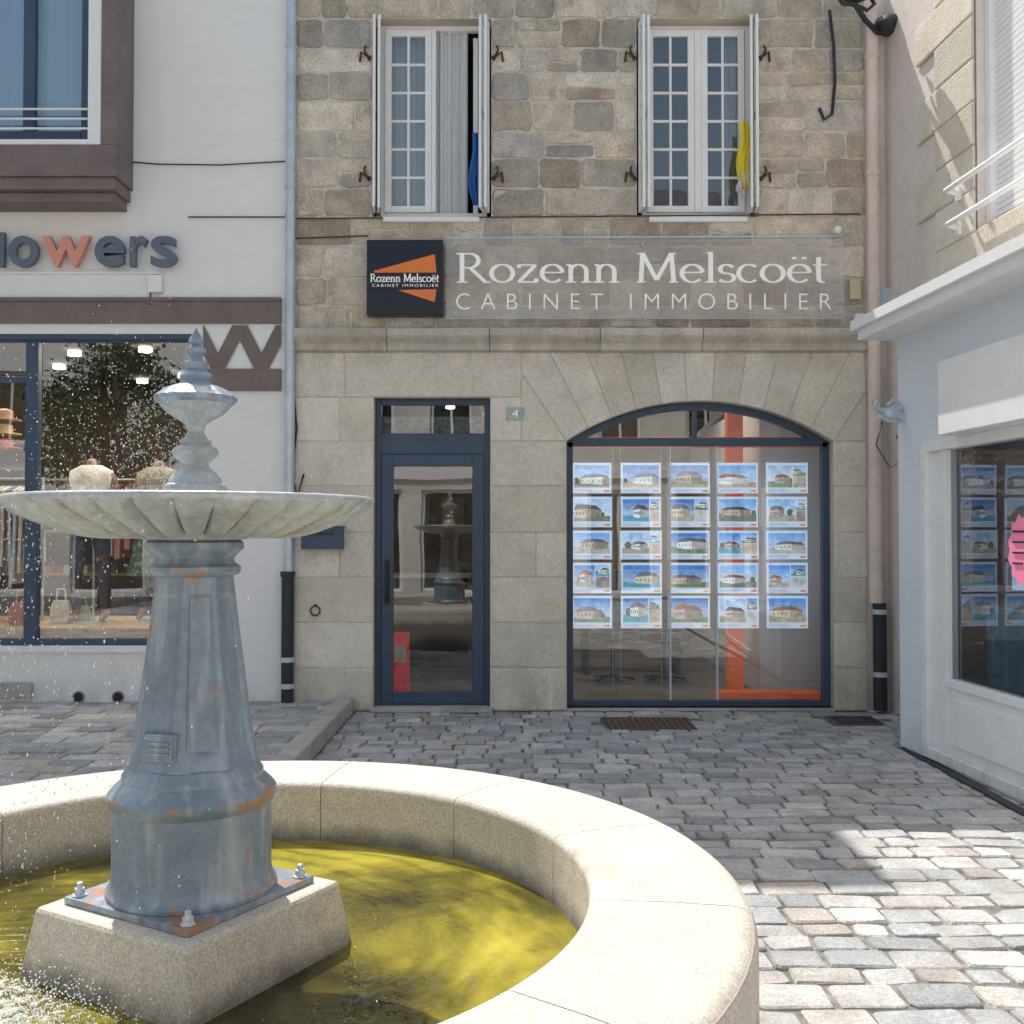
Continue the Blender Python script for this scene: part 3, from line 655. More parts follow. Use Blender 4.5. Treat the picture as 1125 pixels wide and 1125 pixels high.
for zz in (1.0,1.5):
    b.box(-6.8,-2.4,11.9,12.3,zz,zz+.03,m_shelf)
    x=-6.7
    while x<-2.5:
        w_=rr(.2,.34); b.box(x,x+w_,11.95,12.2,zz+.03,zz+.03+rr(.05,.12),m_attrd,random.choice([(.4,.14,.10),(.5,.46,.4),(.12,.2,.3),(.35,.3,.2),(.25,.28,.2),(.1,.08,.08)])); x+=w_+rr(.05,.3)
b.tube([(-6.5,11.6,2.1),(-2.6,11.6,2.1)],.015,m_zinc)
x=-4.6
while x<-2.7:
    c=random.choice([(.10,.14,.25),(.35,.32,.30),(.30,.12,.12),(.45,.42,.36),(.08,.08,.1)]); zb=rr(1.2,1.5); rg=[]
    for (zz,wd) in ((2.05,.03),(2.0,.16),(1.7,.14),(zb,.17)): rg.append([(x-.03,11.6-wd,zz),(x+.03,11.6-wd,zz),(x+.03,11.6+wd,zz),(x-.03,11.6+wd,zz)])
    b.rings(rg,m_attrd,c,cap0=True,cap1=True); x+=rr(.08,.12)
b.box(-5.5,-2.25,F+.15,10.1,.5,.68,M('display_wood',(.50,.36,.22),.6,nscale=3,namt=.2))
for xx,yy in ((-3.45,9.6),(-3.15,10.2),(-2.9,9.4),(-4.2,9.8),(-4.7,10.6),(-3.6,11.2),(-3.0,11.4),(-4.2,11.6)): b.lathe([(.06,3.24),(.06,3.20)],xx,yy,m_lamp,n=12)
def bag(x,y,z,w,h,c):
    rg=[]
    for f,s_ in ((0,.85),(.1,1),(.6,1.02),(.9,.8),(1,.7)): rg.append([(x+w*s_*a,y+w*.5*s_*d,z+h*f) for a,d in ((-.5,-.4),(0,-.52),(.5,-.4),(.5,.4),(0,.52),(-.5,.4))])
    b.rings(rg,m_attrd,c,cap0=True,cap1=True); b.tube([(x-w*.25,y,z+h),(x-w*.2,y,z+h*1.5),(x+w*.2,y,z+h*1.5),(x+w*.25,y,z+h)],.008,m_attrd,c=c)
bag(U(68)*1.07,9.25,.69,.17,.2,(.78,.78,.74)); bag(U(84)*1.07,9.4,.69,.13,.14,(.40,.47,.30)); bag(-4.3,9.0,.69,.2,.2,(.5,.2,.15))
b.obj('shop_interior',LB,smooth=30)
ceil_light('boutique_ceiling_lamp',-3.9,9.7,3.18,3.2,1.4,80,LB,(1,.83,.64))
RK=E('clothes_rack'); RK.parent=LB; b=B()
b.tube([(-5.3,9.5,.69),(-5.3,9.5,2.0),(-4.35,9.5,2.0),(-4.35,9.5,.69)],.014,m_zinc)
for k in range(16):
    x=-5.25+k*.055; c=random.choice([(.25,.3,.5),(.5,.55,.65),(.45,.25,.3),(.6,.55,.5),(.15,.18,.25),(.4,.45,.6)])
    zb=rr(.95,1.25); rg=[]
    for (zz,wd) in ((1.93,.04),(1.88,.2),(1.6,.17),(zb,.2)): rg.append([(x-.014,9.5-wd,zz),(x+.014,9.5-wd,zz),(x+.014,9.5+wd,zz),(x-.014,9.5+wd,zz)])
    b.rings(rg,m_attrd,c,cap0=True,cap1=True)
b.obj('rack_with_clothes',RK)
b=B()
for k in range(3):
    b.lathe([(.0,2.28+k*.13),(.15,2.28+k*.13),(.15,2.29+k*.13),(.08,2.30+k*.13),(.075,2.37+k*.13),(.03,2.39+k*.13)],-4.72,9.5,m_attrd,n=18,c=[(.5,.15,.1),(.6,.45,.3),(.35,.2,.15)][k])
b.obj('hats',RK,smooth=50)
def skin(name,parent,verts,edges,rad,m,root=0):
    me=bpy.data.meshes.new(name); me.from_pydata(verts,edges,[]); me.materials.append(m)
    o=bpy.data.objects.new(name,me); COL.objects.link(o); o.parent=parent
    bpy.context.view_layer.objects.active=o
    md=o.modifiers.new('s','SKIN')
    if not me.skin_vertices:
        o.select_set(True); bpy.ops.object.mode_set(mode='EDIT'); bpy.ops.mesh.customdata_skin_add(); bpy.ops.object.mode_set(mode='OBJECT')
    for i,r in enumerate(rad): me.skin_vertices[0].data[i].radius=(r,r) if not isinstance(r,tuple) else r
    me.skin_vertices[0].data[root].use_root=True
    md.use_smooth_shade=True
    s=o.modifiers.new('d','SUBSURF'); s.levels=2; s.render_levels=2
    return o
def mannequin(name,x,y,z,lean,topc,skirt):
    P=E(name,(x,y,z)); P.parent=LB
    s=lean
    V_=[(0,0,.92),(0,.01,1.08),(0,0,1.28),(0,0,1.42),(0,-.01,1.50),
       (-.09,0,.85),(-.11*s,-.05,.48),(-.13,0,.08),(-.14,-.13,.03),
       (.09,0,.85),(.12,-.01,.48),(.12,.04,.08),(.13,-.09,.03),
       (-.17,0,1.36),(-.24,.03,1.10),(-.20,-.08,.88),(-.18,-.11,.80),
       (.17,0,1.36),(.25,.02,1.10),(.22,-.10,.90),(.20,-.14,.82)]
    Ed=[(0,1),(1,2),(2,3),(3,4),(0,5),(5,6),(6,7),(7,8),(0,9),(9,10),(10,11),(11,12),(2,13),(13,14),(14,15),(15,16),(2,17),(17,18),(18,19),(19,20)]
    rd=[(.13,.10),(.10,.08),(.13,.10),.05,.045,.085,.052,.035,.025,.085,.052,.035,.025,.045,.035,.028,.022,.045,.035,.028,.022]
    skin('body',P,V_,Ed,rd,m_skin)
    L2=[(0,0,.93)]+V_[5:8]+V_[9:12]
    L2[3]=(-.13,0,.10); L2[6]=(.12,.04,.10)
    skin('leggings',P,L2,[(0,1),(1,2),(2,3),(0,4),(4,5),(5,6)],[(.14,.11),.093,.060,.042,.093,.060,.042],m_legg)
    b=B()
    def tubez(lv,m,c,n=28,amp=.0):
        rg=[]
        for (zz,rx,ry) in lv: rg.append([(rx*math.cos(2*math.pi*q/n)*(1+amp*math.sin(q*2.2)*(1.5-zz)),ry*math.sin(2*math.pi*q/n)*(1+amp*math.sin(q*2.2)*(1.5-zz)),zz) for q in range(n)])
        b.rings(rg,m,c)
    tubez([(.86,.20,.15),(1.0,.175,.14),(1.12,.155,.125),(1.30,.20,.14),(1.38,.19,.115),(1.43,.09,.08)],m_attrd,topc,amp=.06)
    if skirt: tubez([(.42,.24,.20),(.6,.21,.18),(.8,.185,.155),(.98,.16,.14)],m_skirt,(.2,.3,.18),amp=.14)
    b.obj('top',P,smooth=60)
    b=B(); b.lathe([(.17,-.0),(.17,.012)],0,0,m_zinc,n=24); b.tube([(0,.06,.01),(0,.06,.8)],.012,m_zinc); b.obj('stand',P)
m_skirt=M('leaf_print_fabric',(.10,.17,.11),.85,nscale=16,namt=.6,stain=(.6,.62,.55),sscale=18,sth=.52)
mannequin('mannequin',-3.82,9.30,.68,1,(.82,.80,.76),False)
mannequin('mannequin.001',-3.30,9.55,.68,.8,(.30,.26,.20),True)
FS=E('flower_shop_sign')
LTR=[('l',-2,9,m_sgrey,1),('o',12,46,m_sgrey,0),('w',48,103,m_coral,0),('e',106,140,m_sgrey,0),('r',144,165,m_sgrey,0),('s',167,197,m_sgrey,0),('f',-24,-6,m_sgrey,1)]
for ch,a,c,mm,tall in LTR: text(ch,U(a+1),U(c-1),V(295.5),V(258 if tall else 262),F-.06,mm,'letter_'+ch,FS,ext=.05,off=.018)
b=B(); yb=F-.38
b.box(-7,bayr,yb,F-.001,4.40,4.66,m_brown); b.box(-7,bayr-.02,yb+.03,F-.002,4.30,4.40-.001,m_brown); b.box(-7,bayr-.05,yb+.10,F-.003,4.22,4.30-.001,m_brown); 
b.box(bayr-.13,bayr-.0,yb,F-.001,4.661,6.6,m_brown); b.box(bayr-.24,bayr-.131,yb+.01,F-.001,4.661,6.6,m_wood)
b.box(-7,bayr-.241,yb+.02,yb+.07,4.661,4.71,m_wood); 
b.obj('bay_window_surround',LB,bevel=.006)
b=B()
b.box(bayr-.32,bayr-.26,yb+.08,yb+.14,4.72,6.6,m_dkfr); b.box(-4.02,-3.93,yb+.08,yb+.14,4.72,6.6,m_dkfr); b.box(-5.0,-4.94,yb+.08,yb+.14,4.72,6.6,m_dkfr)
b.box(-7,bayr-.33,yb+.085,yb+.135,4.72,4.80,m_dkfr)
for z_ in (4.80,4.88,4.96): b.tube([(-7,yb+.03,z_),(bayr-.25,yb+.03,z_)],.009,m_wood)
pane(b,-7,bayr-.32,4.8,6.6,yb+.11,m_glass2); fold(b,-7,bayr-.35,yb+.17,4.7,6.6,M('sheer_blue_curtain',(.48,.70,.90),.9),16,.02)
b.obj('bay_window_glazing',LB)
# ---------------------------------------------------------------- RIGHT BUILDING
AZ=math.atan2(-.997,.073)
RS=E('white_corner_shop',(2.72,7.2,0),AZ); b=B()
wn=(.42,4.2,.06,2.05)
wallholes(b,0,6,0,2.86,0,[wn],m_blue,rev=.10,mr=m_wood)
b.poly([(0,0,0),(0,.6,0),(0,.6,2.86),(0,0,2.86)],m_blue)
b.box(-.04,6,-.27,.5,2.86,2.93,m_wood); b.box(-.08,6,-.31,.5,2.931,3.0,m_wood)
b.box(6,6.1,0,.6,0,2.9,m_blue)
b.obj('walls',RS)
b=B()
b.box(.85,3.9,-.14,-.01,2.10,2.56,m_wood); b.obj('blank_lightbox',RS,bevel=.008)
b=B()
frame(b,.36,4.2,.02,2.10,-.02,.07,.10,m_wood); b.box(.60,.66,.0,.08,.09,2.03,m_wood)
b.box(.43,.60,.02,.06,.09,2.03,m_wood); b.box(.66,4.13,.005,.05,.09,.52,m_wood); b.box(.66,4.13,-.012,.07,.52,.57,m_wood)
b.box(.74,2.2,-.004,.0045,.16,.46,m_wood)
for x in (2.3,): b.box(x,x+.06,0,.08,.57,2.03,m_wood)
b.obj('shopfront_frame',RS,bevel=.006)
b=B(); pane(b,.66,4.13,.57,2.03,.04,m_glass); b.obj('shopfront_glass',RS)
b=B(); b.poly([(.1,2.3,.03),(5,2.3,.03),(5,2.3,2.6),(.1,2.3,2.6)],m_room); b.poly([(.1,.11,.03),(5,.11,.03),(5,2.3,.03),(.1,2.3,.03)],m_floor); b.poly([(.1,.11,2.6),(5,.11,2.6),(5,2.3,2.6),(.1,2.3,2.6)],m_roomw)
b.poly([(.1,.11,.03),(.1,2.3,.03),(.1,2.3,2.6),(.1,.11,2.6)],m_roomw); b.poly([(5,.11,.03),(5,2.3,.03),(5,2.3,2.6),(5,.11,2.6)],m_roomw)
fold(b,.70,3.2,.25,.3,1.02,m_bcurt,16,.03)
b.tube([(.7,.25,1.03),(3.2,.25,1.03)],.01,m_zinc)
for k in range(8):
    x=.9+k*.3; z_=1.15+.35*(k%2); b.box(x,x+.2,.30,.305,z_,z_+.26,m_attr,random.choice([(.2,.4,.75),(.6,.7,.85),(.35,.55,.8),(.7,.5,.4)]))
b.obj('shop_interior',RS)
PS=E('pink_window_poster',(0,0,0)); PS.parent=RS; b=B()
cx,cz=1.49,1.40
st=[]
for k in range(24):
    t=2*math.pi*k/24; r=(.17 if k%2 else .145); st.append((cx+r*math.cos(t)*.9,.02,cz+r*math.sin(t)*1.25))
b.poly(st,M('fluorescent_pink_paper',(.90,.24,.42),.6,emis=.15)); 
for k in range(4): b.box(cx-.09,cx+.07-.02*k,.012,.016,cz+.10-.06*k,cz+.112-.06*k,m_iron)
b.obj('poster',PS)
LH=E('lion_head_bracket',(0,0,0)); LH.parent=RS; b=B()
blob(b,.10,-.10,2.33,.05,.07,.05,m_zinc,j=.2,n=14,k=10)
b.tube([(.08,0,2.36),(.1,-.08,2.37),(.13,-.18,2.34),(.16,-.24,2.37),(.17,-.24,2.41)],.018,m_zinc); b.tube([(.05,0,2.28),(.10,-.12,2.28),(.14,-.2,2.30)],.016,m_zinc); b.tube([(.08,-.02,2.40),(.1,-.09,2.42),(.11,-.13,2.38)],.012,m_zinc); b.obj('bracket',LH,smooth=50)
RB=E('corner_townhouse',(3.17,8.66,0),AZ); b=B()
wu=(1.50,2.6,3.64,5.6)
wallholes(b,-.02,12,0,6.2,0,[wu],m_pink,rev=.2)
b.poly([(-.02,0,0),(-.02,5,0),(-.02,5,6.2),(-.02,0,6.2)],m_pink); b.poly([(-.02,0,6.2),(12,0,6.2),(12,5,6.2),(-.02,5,6.2)],m_slate); b.poly([(12,0,0),(12,5,0),(12,5,6.2),(12,0,6.2)],m_pink)
b.poly([(-.02,5,0),(12,5,0),(12,5,6.2),(-.02,5,6.2)],m_pink)
b.obj('walls',RB)
b=B(); z=3.0; k=0
lq=[(.76,.69,.57),(.80,.73,.61),(.70,.63,.52),(.77,.70,.59)]
while z<6.0:
    h=.31; a=(.62 if k%2 else .92)
    stone(b,[(a,z),(1.495,z),(1.495,z+h),(a,z+h)],-.012,m_lo,pick(lq,.08),.004,.014,.004,m_mort)
    a2=(3.4 if k%2 else 3.1); stone(b,[(2.61,z),(a2,z),(a2,z+h),(2.61,z+h)],-.012,m_lo,pick(lq,.08),.004,.014,.004,m_mort)
    z+=h; k+=1
stone(b,[(1.497,3.30),(2.6,3.30),(2.6,3.63),(1.497,3.63)],-.012,m_lo,pick(lq,.05),.004,.02,.004,m_mort)
b.obj('stone_quoins',RB)
b=B()
for k in range(44): 
    z=3.66+k*.044; b.box(1.55,2.56,.10,.118,z,z+.040,m_wood)
b.box(1.502,1.56,.06,.19,3.64,5.6,m_wood); b.box(2.55,2.598,.06,.19,3.64,5.6,m_wood)
b.box(1.5,2.6,.125,.13,3.64,5.6,m_zinc)
b.obj('roller_shutter',RB,bevel=.004)
b=B()
for z in (3.70,3.95): b.tube([(1.30,-.03,z),(1.36,-.16,z),(2.7,-.16,z),(2.76,-.03,z)],.02,m_wood); b.box(1.28,1.32,-.05,-.013,z-.05,z+.05,m_wood)
b.obj('window_guard_rail',RB,smooth=40)
# ---------------------------------------------------------------- houses across the square
def townhouse(name,x0,x1,y,h,m,cols,floors):
    P=E(name,((x0+x1)/2,y,0),math.pi); w=(x1-x0); b=B(); hol=[]
    for f in range(floors):
        for c in range(cols):
            cx=-w/2+w*(c+.5)/cols; z0=.6+f*3.0 if f else .1; hw=.5 if f else min(1.1,w/cols*.38)
            hol.append((cx-hw,cx+hw,z0,z0+(1.7 if f else 2.4)))
    wallholes(b,-w/2,w/2,0,h,0,hol,m,rev=.2)
    b.poly([(-w/2,0,0),(-w/2,7,0),(-w/2,7,h),(-w/2,0,h)],m); b.poly([(w/2,0,0),(w/2,7,0),(w/2,7,h),(w/2,0,h)],m)
    b.poly([(-w/2,7,0),(w/2,7,0),(w/2,7,h),(-w/2,7,h)],m)
    b.poly([(-w/2,-.2,h),(w/2,-.2,h),(w/2,3.5,h+3),(-w/2,3.5,h+3)],m_slate); b.poly([(-w/2,7.2,h),(w/2,7.2,h),(w/2,3.5,h+3),(-w/2,3.5,h+3)],m_slate)
    b.poly([(-w/2,0,h),(-w/2,7,h),(-w/2,3.5,h+3)],m);b.poly([(w/2,0,h),(w/2,7,h),(w/2,3.5,h+3)],m)
    for hh in hol:
        frame(b,hh[0]+.01,hh[1]-.01,hh[2]+.01,hh[3]-.01,.1,.07,.05,m_wood); b.box((hh[0]+hh[1])/2-.03,(hh[0]+hh[1])/2+.03,.1,.15,hh[2]+.1,hh[3]-.1,m_wood)
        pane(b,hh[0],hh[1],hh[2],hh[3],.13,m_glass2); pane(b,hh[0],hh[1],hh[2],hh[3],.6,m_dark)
    b.box(-w/2,w/2,-.08,-.001,2.75,2.95,m_wood); b.obj('facade',P)
m_h1=M('cream_render',(.84,.81,.75),.9,nscale=1,namt=.06); m_h2=M('white_render_b',(.88,.87,.86),.9,nscale=1,namt=.05); m_h3=M('grey_stone_render',(.76,.73,.68),.9,nscale=1,namt=.15)
townhouse('townhouse',-13,-6,-6.6,8,m_h2,3,3); townhouse('townhouse.001',-6,-.5,-6.2,7.2,m_h3,3,2); townhouse('townhouse.002',-.5,5.5,-6,7.6,m_h1,3,2); townhouse('townhouse.003',5.5,12,-6.2,7,m_h2,3,2)
TR=E('street_tree',(-8.3,-3.4,0)); b=B(); m_bark=M('bark',(.12,.09,.07),.9,nscale=6,namt=.3,bump=.6,bscale=30)
b.tube([(0,0,0),(.04,.02,1.2),(-.03,.05,2.2),(.05,0,3.2),(.0,.05,4.6)],.15,m_bark,n=12,taper=.35)
for k in range(12):
    a=k*2.4; z0=2.2+k*.18; l=rr(.9,1.5); b.tube([(0,0,z0),(l*.5*math.cos(a),l*.5*math.sin(a),z0+.45),(l*math.cos(a),l*math.sin(a),z0+rr(.7,1.1))],.055,m_bark,n=7,taper=.3)
b.obj('trunk',TR,smooth=50)
b=B(); m_leaf=M('leaf',None,.6,attr=True)
cl=[(rr(-1.4,1.4),rr(-1.4,1.4),rr(2.6,5.4),rr(.4,.75)) for _ in range(42)]
cl=[c for c in cl if (c[0]/1.7)**2+(c[1]/1.7)**2+((c[2]-4.1)/1.7)**2<1.15]
for cx,cy,cz,cr in cl:
    for k in range(170):
        d=Vector((random.gauss(0,1),random.gauss(0,1),random.gauss(0,1))).normalized()*cr*rr(.4,1.0); p=Vector((cx,cy,cz))+d
        a=Vector((rr(-1,1),rr(-1,1),rr(-1,1))).normalized(); c2=a.cross(Vector((rr(-1,1),rr(-1,1),rr(-1,1)))).normalized(); s_=rr(.04,.075)
        b.poly([p-a*s_,p+c2*s_*.6,p+a*s_,p-c2*s_*.6],m_leaf,pick([(.05,.10,.03),(.07,.13,.04),(.10,.16,.05),(.04,.07,.025)],.2))
b.obj('foliage',TR)
# ---------------------------------------------------------------- GROUND
def groundmat():
    m=bpy.data.materials.new('paved_ground'); m.use_nodes=True; nt=m.node_tree;N=nt.nodes;L=nt.links;p=N['Principled BSDF'];p.inputs['Roughness'].default_value=.85
    tc=N.new('ShaderNodeTexCoord'); n=N.new('ShaderNodeTexNoise'); n.inputs['Scale'].default_value=14; n.inputs['Detail'].default_value=7
    L.new(tc.outputs['Object'],n.inputs[0]); r=N.new('ShaderNodeValToRGB'); r.color_ramp.elements[0].color=(.09,.085,.075,1); r.color_ramp.elements[0].position=.35; r.color_ramp.elements[1].color=(.34,.32,.29,1); r.color_ramp.elements[1].position=.75
    L.new(n.outputs['Fac'],r.inputs[0]); L.new(r.outputs[0],p.inputs['Base Color'])
    b_=N.new('ShaderNodeBump'); b_.inputs['Strength'].default_value=.6; b_.inputs['Distance'].default_value=.01; L.new(n.outputs['Fac'],b_.inputs['Height']); L.new(b_.outputs[0],p.inputs['Normal'])
    return m
b=B(); b.poly([(-150,-150,-.011),(150,-150,-.011),(150,150,-.011),(-150,150,-.011)],groundmat()); b.obj('ground')
sc=[(.48,.475,.465),(.52,.51,.495),(.43,.435,.435),(.54,.525,.50),(.38,.39,.40),(.50,.475,.445),(.54,.53,.515),(.45,.46,.47),(.33,.34,.345),(.58,.56,.535),(.47,.43,.395),(.41,.41,.40)]
KX=-1.47
def setts(b,x0,x1,y0,y1,zt,skip=None,rowh=(.12,.17),wl=(.13,.30)):
    y=y0
    while y<y1:
        h=min(rr(*rowh),y1-y)
        if y1-y-h<.06: h=y1-y
        x=x0+rr(-.1,0); 
        while x<x1:
            w=rr(*wl)*(1.35 if R()<.05 else 1); xa=max(x,x0); xb=min(x+w,x1)
            if xb-xa>.04 and not (skip and skip((xa+xb)/2,y+h/2)):
                g=rr(.003,.009); cx=(xa+xb)/2; cy=y+h/2; hx=(xb-xa)/2-g; hy=h/2-g; k=rr(.008,.018)
                wv=lambda X:.010*math.sin(X*1.9+.7*y)+.006*math.sin(X*5.3+y*2)
                if cy>F-.35 or cy>4.8 and x1<0: wv=lambda X:0
                base=[(-hx+k,-hy),(hx-k,-hy),(hx,-hy+k),(hx,hy-k),(hx-k,hy),(-hx+k,hy),(-hx,hy-k),(-hx,-hy+k)]
                j=[(rr(-.007,.007),rr(-.007,.007)) for _ in base]
                dz=rr(-.007,.003); tx=rr(-.035,.035); ty=rr(-.04,.04)
                lo=[(cx+p[0]+q[0],cy+p[1]+q[1]+wv(cx+p[0]),zt-.02) for p,q in zip(base,j)]
                mi=[(cx+(p[0]+q[0])*.985,cy+(p[1]+q[1])*.975+wv(cx+p[0]),zt-.006+dz) for p,q in zip(base,j)]
                hi=[(cx+(p[0]+q[0])*.93,cy+(p[1]+q[1])*.89+wv(cx+p[0]),zt+dz+tx*p[0]+ty*p[1]) for p,q in zip(base,j)]
                b.rings([lo,mi,hi],m_sett,pick(sc,.13),cap1=True)
            x+=w
        y+=h
FCX,FCY=-.893,2.885
mats_=[(U(655)*1.0,U(750)*.98,7.83,8.35),(2.55,2.93,8.05,8.4)]
def skip(x,y):
    if (x-FCX)**2+(y-FCY)**2<1.5**2: return True
    return any(a-.02<x<c+.02 and d-.02<y<e+.02 for a,c,d,e in mats_)
b=B(); setts(b,KX+.15,6,-5,F-.02,0,skip); setts(b,-8,KX+.15,-5,5.0,0,skip); b.obj('sett_paving')
b=B(); setts(b,-8,KX-.005,5.0,F-.02,.085,None,(.16,.2),(.2,.36)); b.box(-8,KX-.003,5.0,F-.0,-.02,.072,m_kerb); b.obj('raised_pavement')
b=B(); y=5.0
while y<F-.1:
    l=min(rr(.7,1.0),F-.02-y); b.box(KX,KX+.145,y+.004,y+l-.004,-.02,.12,m_kerb); y+=l
for k in range(8): b.box(-8+k*.82,-8+k*.82+.81,4.86,4.998,-.02,.11,m_kerb)
b.obj('kerb',bevel=.015)
b=B()
a,c,d,e=mats_[0]
b.box(a,c,d,e,-.02,.001,m_mat)
for k in range(14): x=a+.03+(c-a-.06)*k/13; b.box(x-.006,x+.006,d+.02,e-.02,.001,.006,m_rust)
b.obj('doorstep_grate')
b=B(); a,c,d,e=mats_[1]; b.box(a,c,d,e,-.02,.0,m_mat); b.box(a+.03,c-.03,d+.03,e-.03,.0,.005,m_iron); b.obj('drain_cover')
b=B(); b.box(2.70,2.76,1.5,7.15,-.02,.012,m_iron); b.obj('drain_channel')
b=B()
for k in range(110):
    x,y=rr(-1.2,2.7),rr(5.2,8.5)
    if R()<.5: x,y=random.gauss(-.9,.5),rr(7.9,8.55)
    a=rr(0,6.28); s_=rr(.008,.02); b.poly([(x+s_*math.cos(a),y+s_*math.sin(a),.006),(x+s_*.6*math.cos(a+1.6),y+s_*.6*math.sin(a+1.6),.012),(x-s_*math.cos(a),y-s_*math.sin(a),.006),(x+s_*.6*math.cos(a-1.6),y+s_*.6*math.sin(a-1.6),.007)],m_attrd,random.choice([(.30,.16,.07),(.22,.13,.06),(.4,.28,.12)]))
b.obj('fallen_leaves')
# ---------------------------------------------------------------- FOUNTAIN
FN=E('stone_and_iron_fountain')
def ringseg(b,a0,a1,m,prof,n):
    rg=[]
    for k in range(n+1):
        t=a0+(a1-a0)*k/n; rg.append([(FCX+r*math.cos(t),FCY+r*math.sin(t),z) for r,z in prof])
    b.rings(rg,m,cap0=True,cap1=True)
RO,RI,HT=1.54,1.105,.53
prof=[(RO,0)]
for k in range(7): t=k*math.pi/12; prof.append((RO-.055+.055*math.cos(t),HT-.055+.055*math.sin(t)))
prof.append(((RO+RI)/2,HT+.003))
for k in range(7): t=math.pi/2+k*math.pi/12; prof.append((RI+.028+.028*math.cos(t),HT-.028+.028*math.sin(t)))
prof+= [(RI,.05),(RI,0)]
b=B(); ns=12
for i in range(ns):
    a0=math.radians(-8)+2*math.pi*i/ns; g=.0016
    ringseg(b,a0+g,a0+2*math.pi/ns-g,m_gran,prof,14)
b.obj('basin_rim',FN,smooth=50)
b=B(); p2=[(RO-.01,0),(RO-.01,HT-.02),(RO-.05,HT-.006),(RI+.05,HT-.006),(RI+.006,HT-.03),(RI+.006,0)]
ringseg(b,0,2*math.pi,M('joint_mortar',(.44,.38,.31),.9),p2,96); b.obj('basin_core',FN)
def watermat():
    m=bpy.data.materials.new('murky_water'); m.use_nodes=True; nt=m.node_tree;N=nt.nodes;L=nt.links;p=N['Principled BSDF']
    p.inputs['Roughness'].default_value=.02; p.inputs['Specular IOR Level'].default_value=.8; p.inputs['IOR'].default_value=1.45
    tc=N.new('ShaderNodeTexCoord'); n=N.new('ShaderNodeTexNoise'); n.inputs['Scale'].default_value=1.7; n.inputs['Detail'].default_value=7; n.inputs['Roughness'].default_value=.58; n.inputs['Distortion'].default_value=.5
    L.new(tc.outputs['Object'],n.inputs[0]); r=N.new('ShaderNodeValToRGB'); cr=r.color_ramp
    cr.elements[0].position=.36; cr.elements[0].color=(.035,.032,.008,1); cr.elements[1].position=.72; cr.elements[1].color=(.50,.43,.06,1)
    e=cr.elements.new(.48); e.color=(.12,.105,.014,1); e=cr.elements.new(.59); e.color=(.30,.255,.026,1)
    L.new(n.outputs['Fac'],r.inputs[0])
    vd=N.new('ShaderNodeVectorMath'); vd.operation='DISTANCE'; vd.inputs[1].default_value=(-1.42,2.42,.31); L.new(tc.outputs['Object'],vd.inputs[0])
    nf=N.new('ShaderNodeTexNoise'); nf.inputs['Scale'].default_value=38; nf.inputs['Detail'].default_value=8; L.new(tc.outputs['Object'],nf.inputs[0])
    q=N.new('ShaderNodeMapRange'); q.inputs[1].default_value=.12;q.inputs[2].default_value=.55;q.inputs[3].default_value=.18;q.inputs[4].default_value=-.25; L.new(vd.outputs['Value'],q.inputs[0])
    a=N.new('ShaderNodeMath'); a.operation='ADD'; L.new(q.outputs[0],a.inputs[0]); L.new(nf.outputs['Fac'],a.inputs[1])
    q2=N.new('ShaderNodeMapRange'); q2.inputs[1].default_value=.52;q2.inputs[2].default_value=.64; L.new(a.outputs[0],q2.inputs[0])
    x=N.new('ShaderNodeMix'); x.data_type='RGBA'; L.new(q2.outputs[0],x.inputs[0]); L.new(r.outputs[0],x.inputs[6]); x.inputs[7].default_value=(.75,.73,.58,1); L.new(x.outputs[2],p.inputs['Base Color'])
    w=N.new('ShaderNodeTexWave'); w.wave_type='RINGS'; w.rings_direction='Z'; w.inputs['Scale'].default_value=3.2; w.inputs['Distortion'].default_value=5; w.inputs['Detail'].default_value=3
    mp=N.new('ShaderNodeMapping'); mp.inputs['Location'].default_value=(1.42,-2.42,0); L.new(tc.outputs['Object'],mp.inputs[0]); L.new(mp.outputs[0],w.inputs[0])
    b1=N.new('ShaderNodeBump'); b1.inputs['Strength'].default_value=.35; b1.inputs['Distance'].default_value=.02; L.new(w.outputs['Fac'],b1.inputs['Height'])
    b2=N.new('ShaderNodeBump'); b2.inputs['Strength'].default_value=.6; b2.inputs['Distance'].default_value=.006; n5=N.new('ShaderNodeTexNoise'); n5.inputs['Scale'].default_value=16; L.new(tc.outputs['Object'],n5.inputs[0]); L.new(n5.outputs['Fac'],b2.inputs['Height']); L.new(b1.outputs[0],b2.inputs['Normal'])
    L.new(b2.outputs[0],p.inputs['Normal']); return m
b=B(); b.poly([(FCX+(RI+.005)*math.cos(2*math.pi*k/64),FCY+(RI+.005)*math.sin(2*math.pi*k/64),.31) for k in range(64)],watermat()); b.obj('water',None)
u=Vector((.5,.866,0)); v_=Vector((-.866,.5,0)); C=Vector((FCX,FCY,0))
def sq(h,z): return [C+u*(a*h)+v_*(c*h)+Vector((0,0,z)) for a,c in ((-1,1),(1,1),(1,-1),(-1,-1))][::-1]
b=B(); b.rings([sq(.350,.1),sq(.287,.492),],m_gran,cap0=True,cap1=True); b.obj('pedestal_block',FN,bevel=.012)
b=B(); b.rings([sq(.236,.493),sq(.236,.512)],m_cast,cap0=True,cap1=True)
for a,c in ((-1,1),(1,1),(1,-1),(-1,-1)):
    q=C+u*(a*.208)+v_*(c*.208); b.lathe([(.022,.512),(.022,.516),(.015,.517),(.015,.533),(.009,.534),(.009,.548)],q.x,q.y,m_zinc,n=6)
b.obj('base_plate',FN,bevel=.002)
b=B()
ks=.965
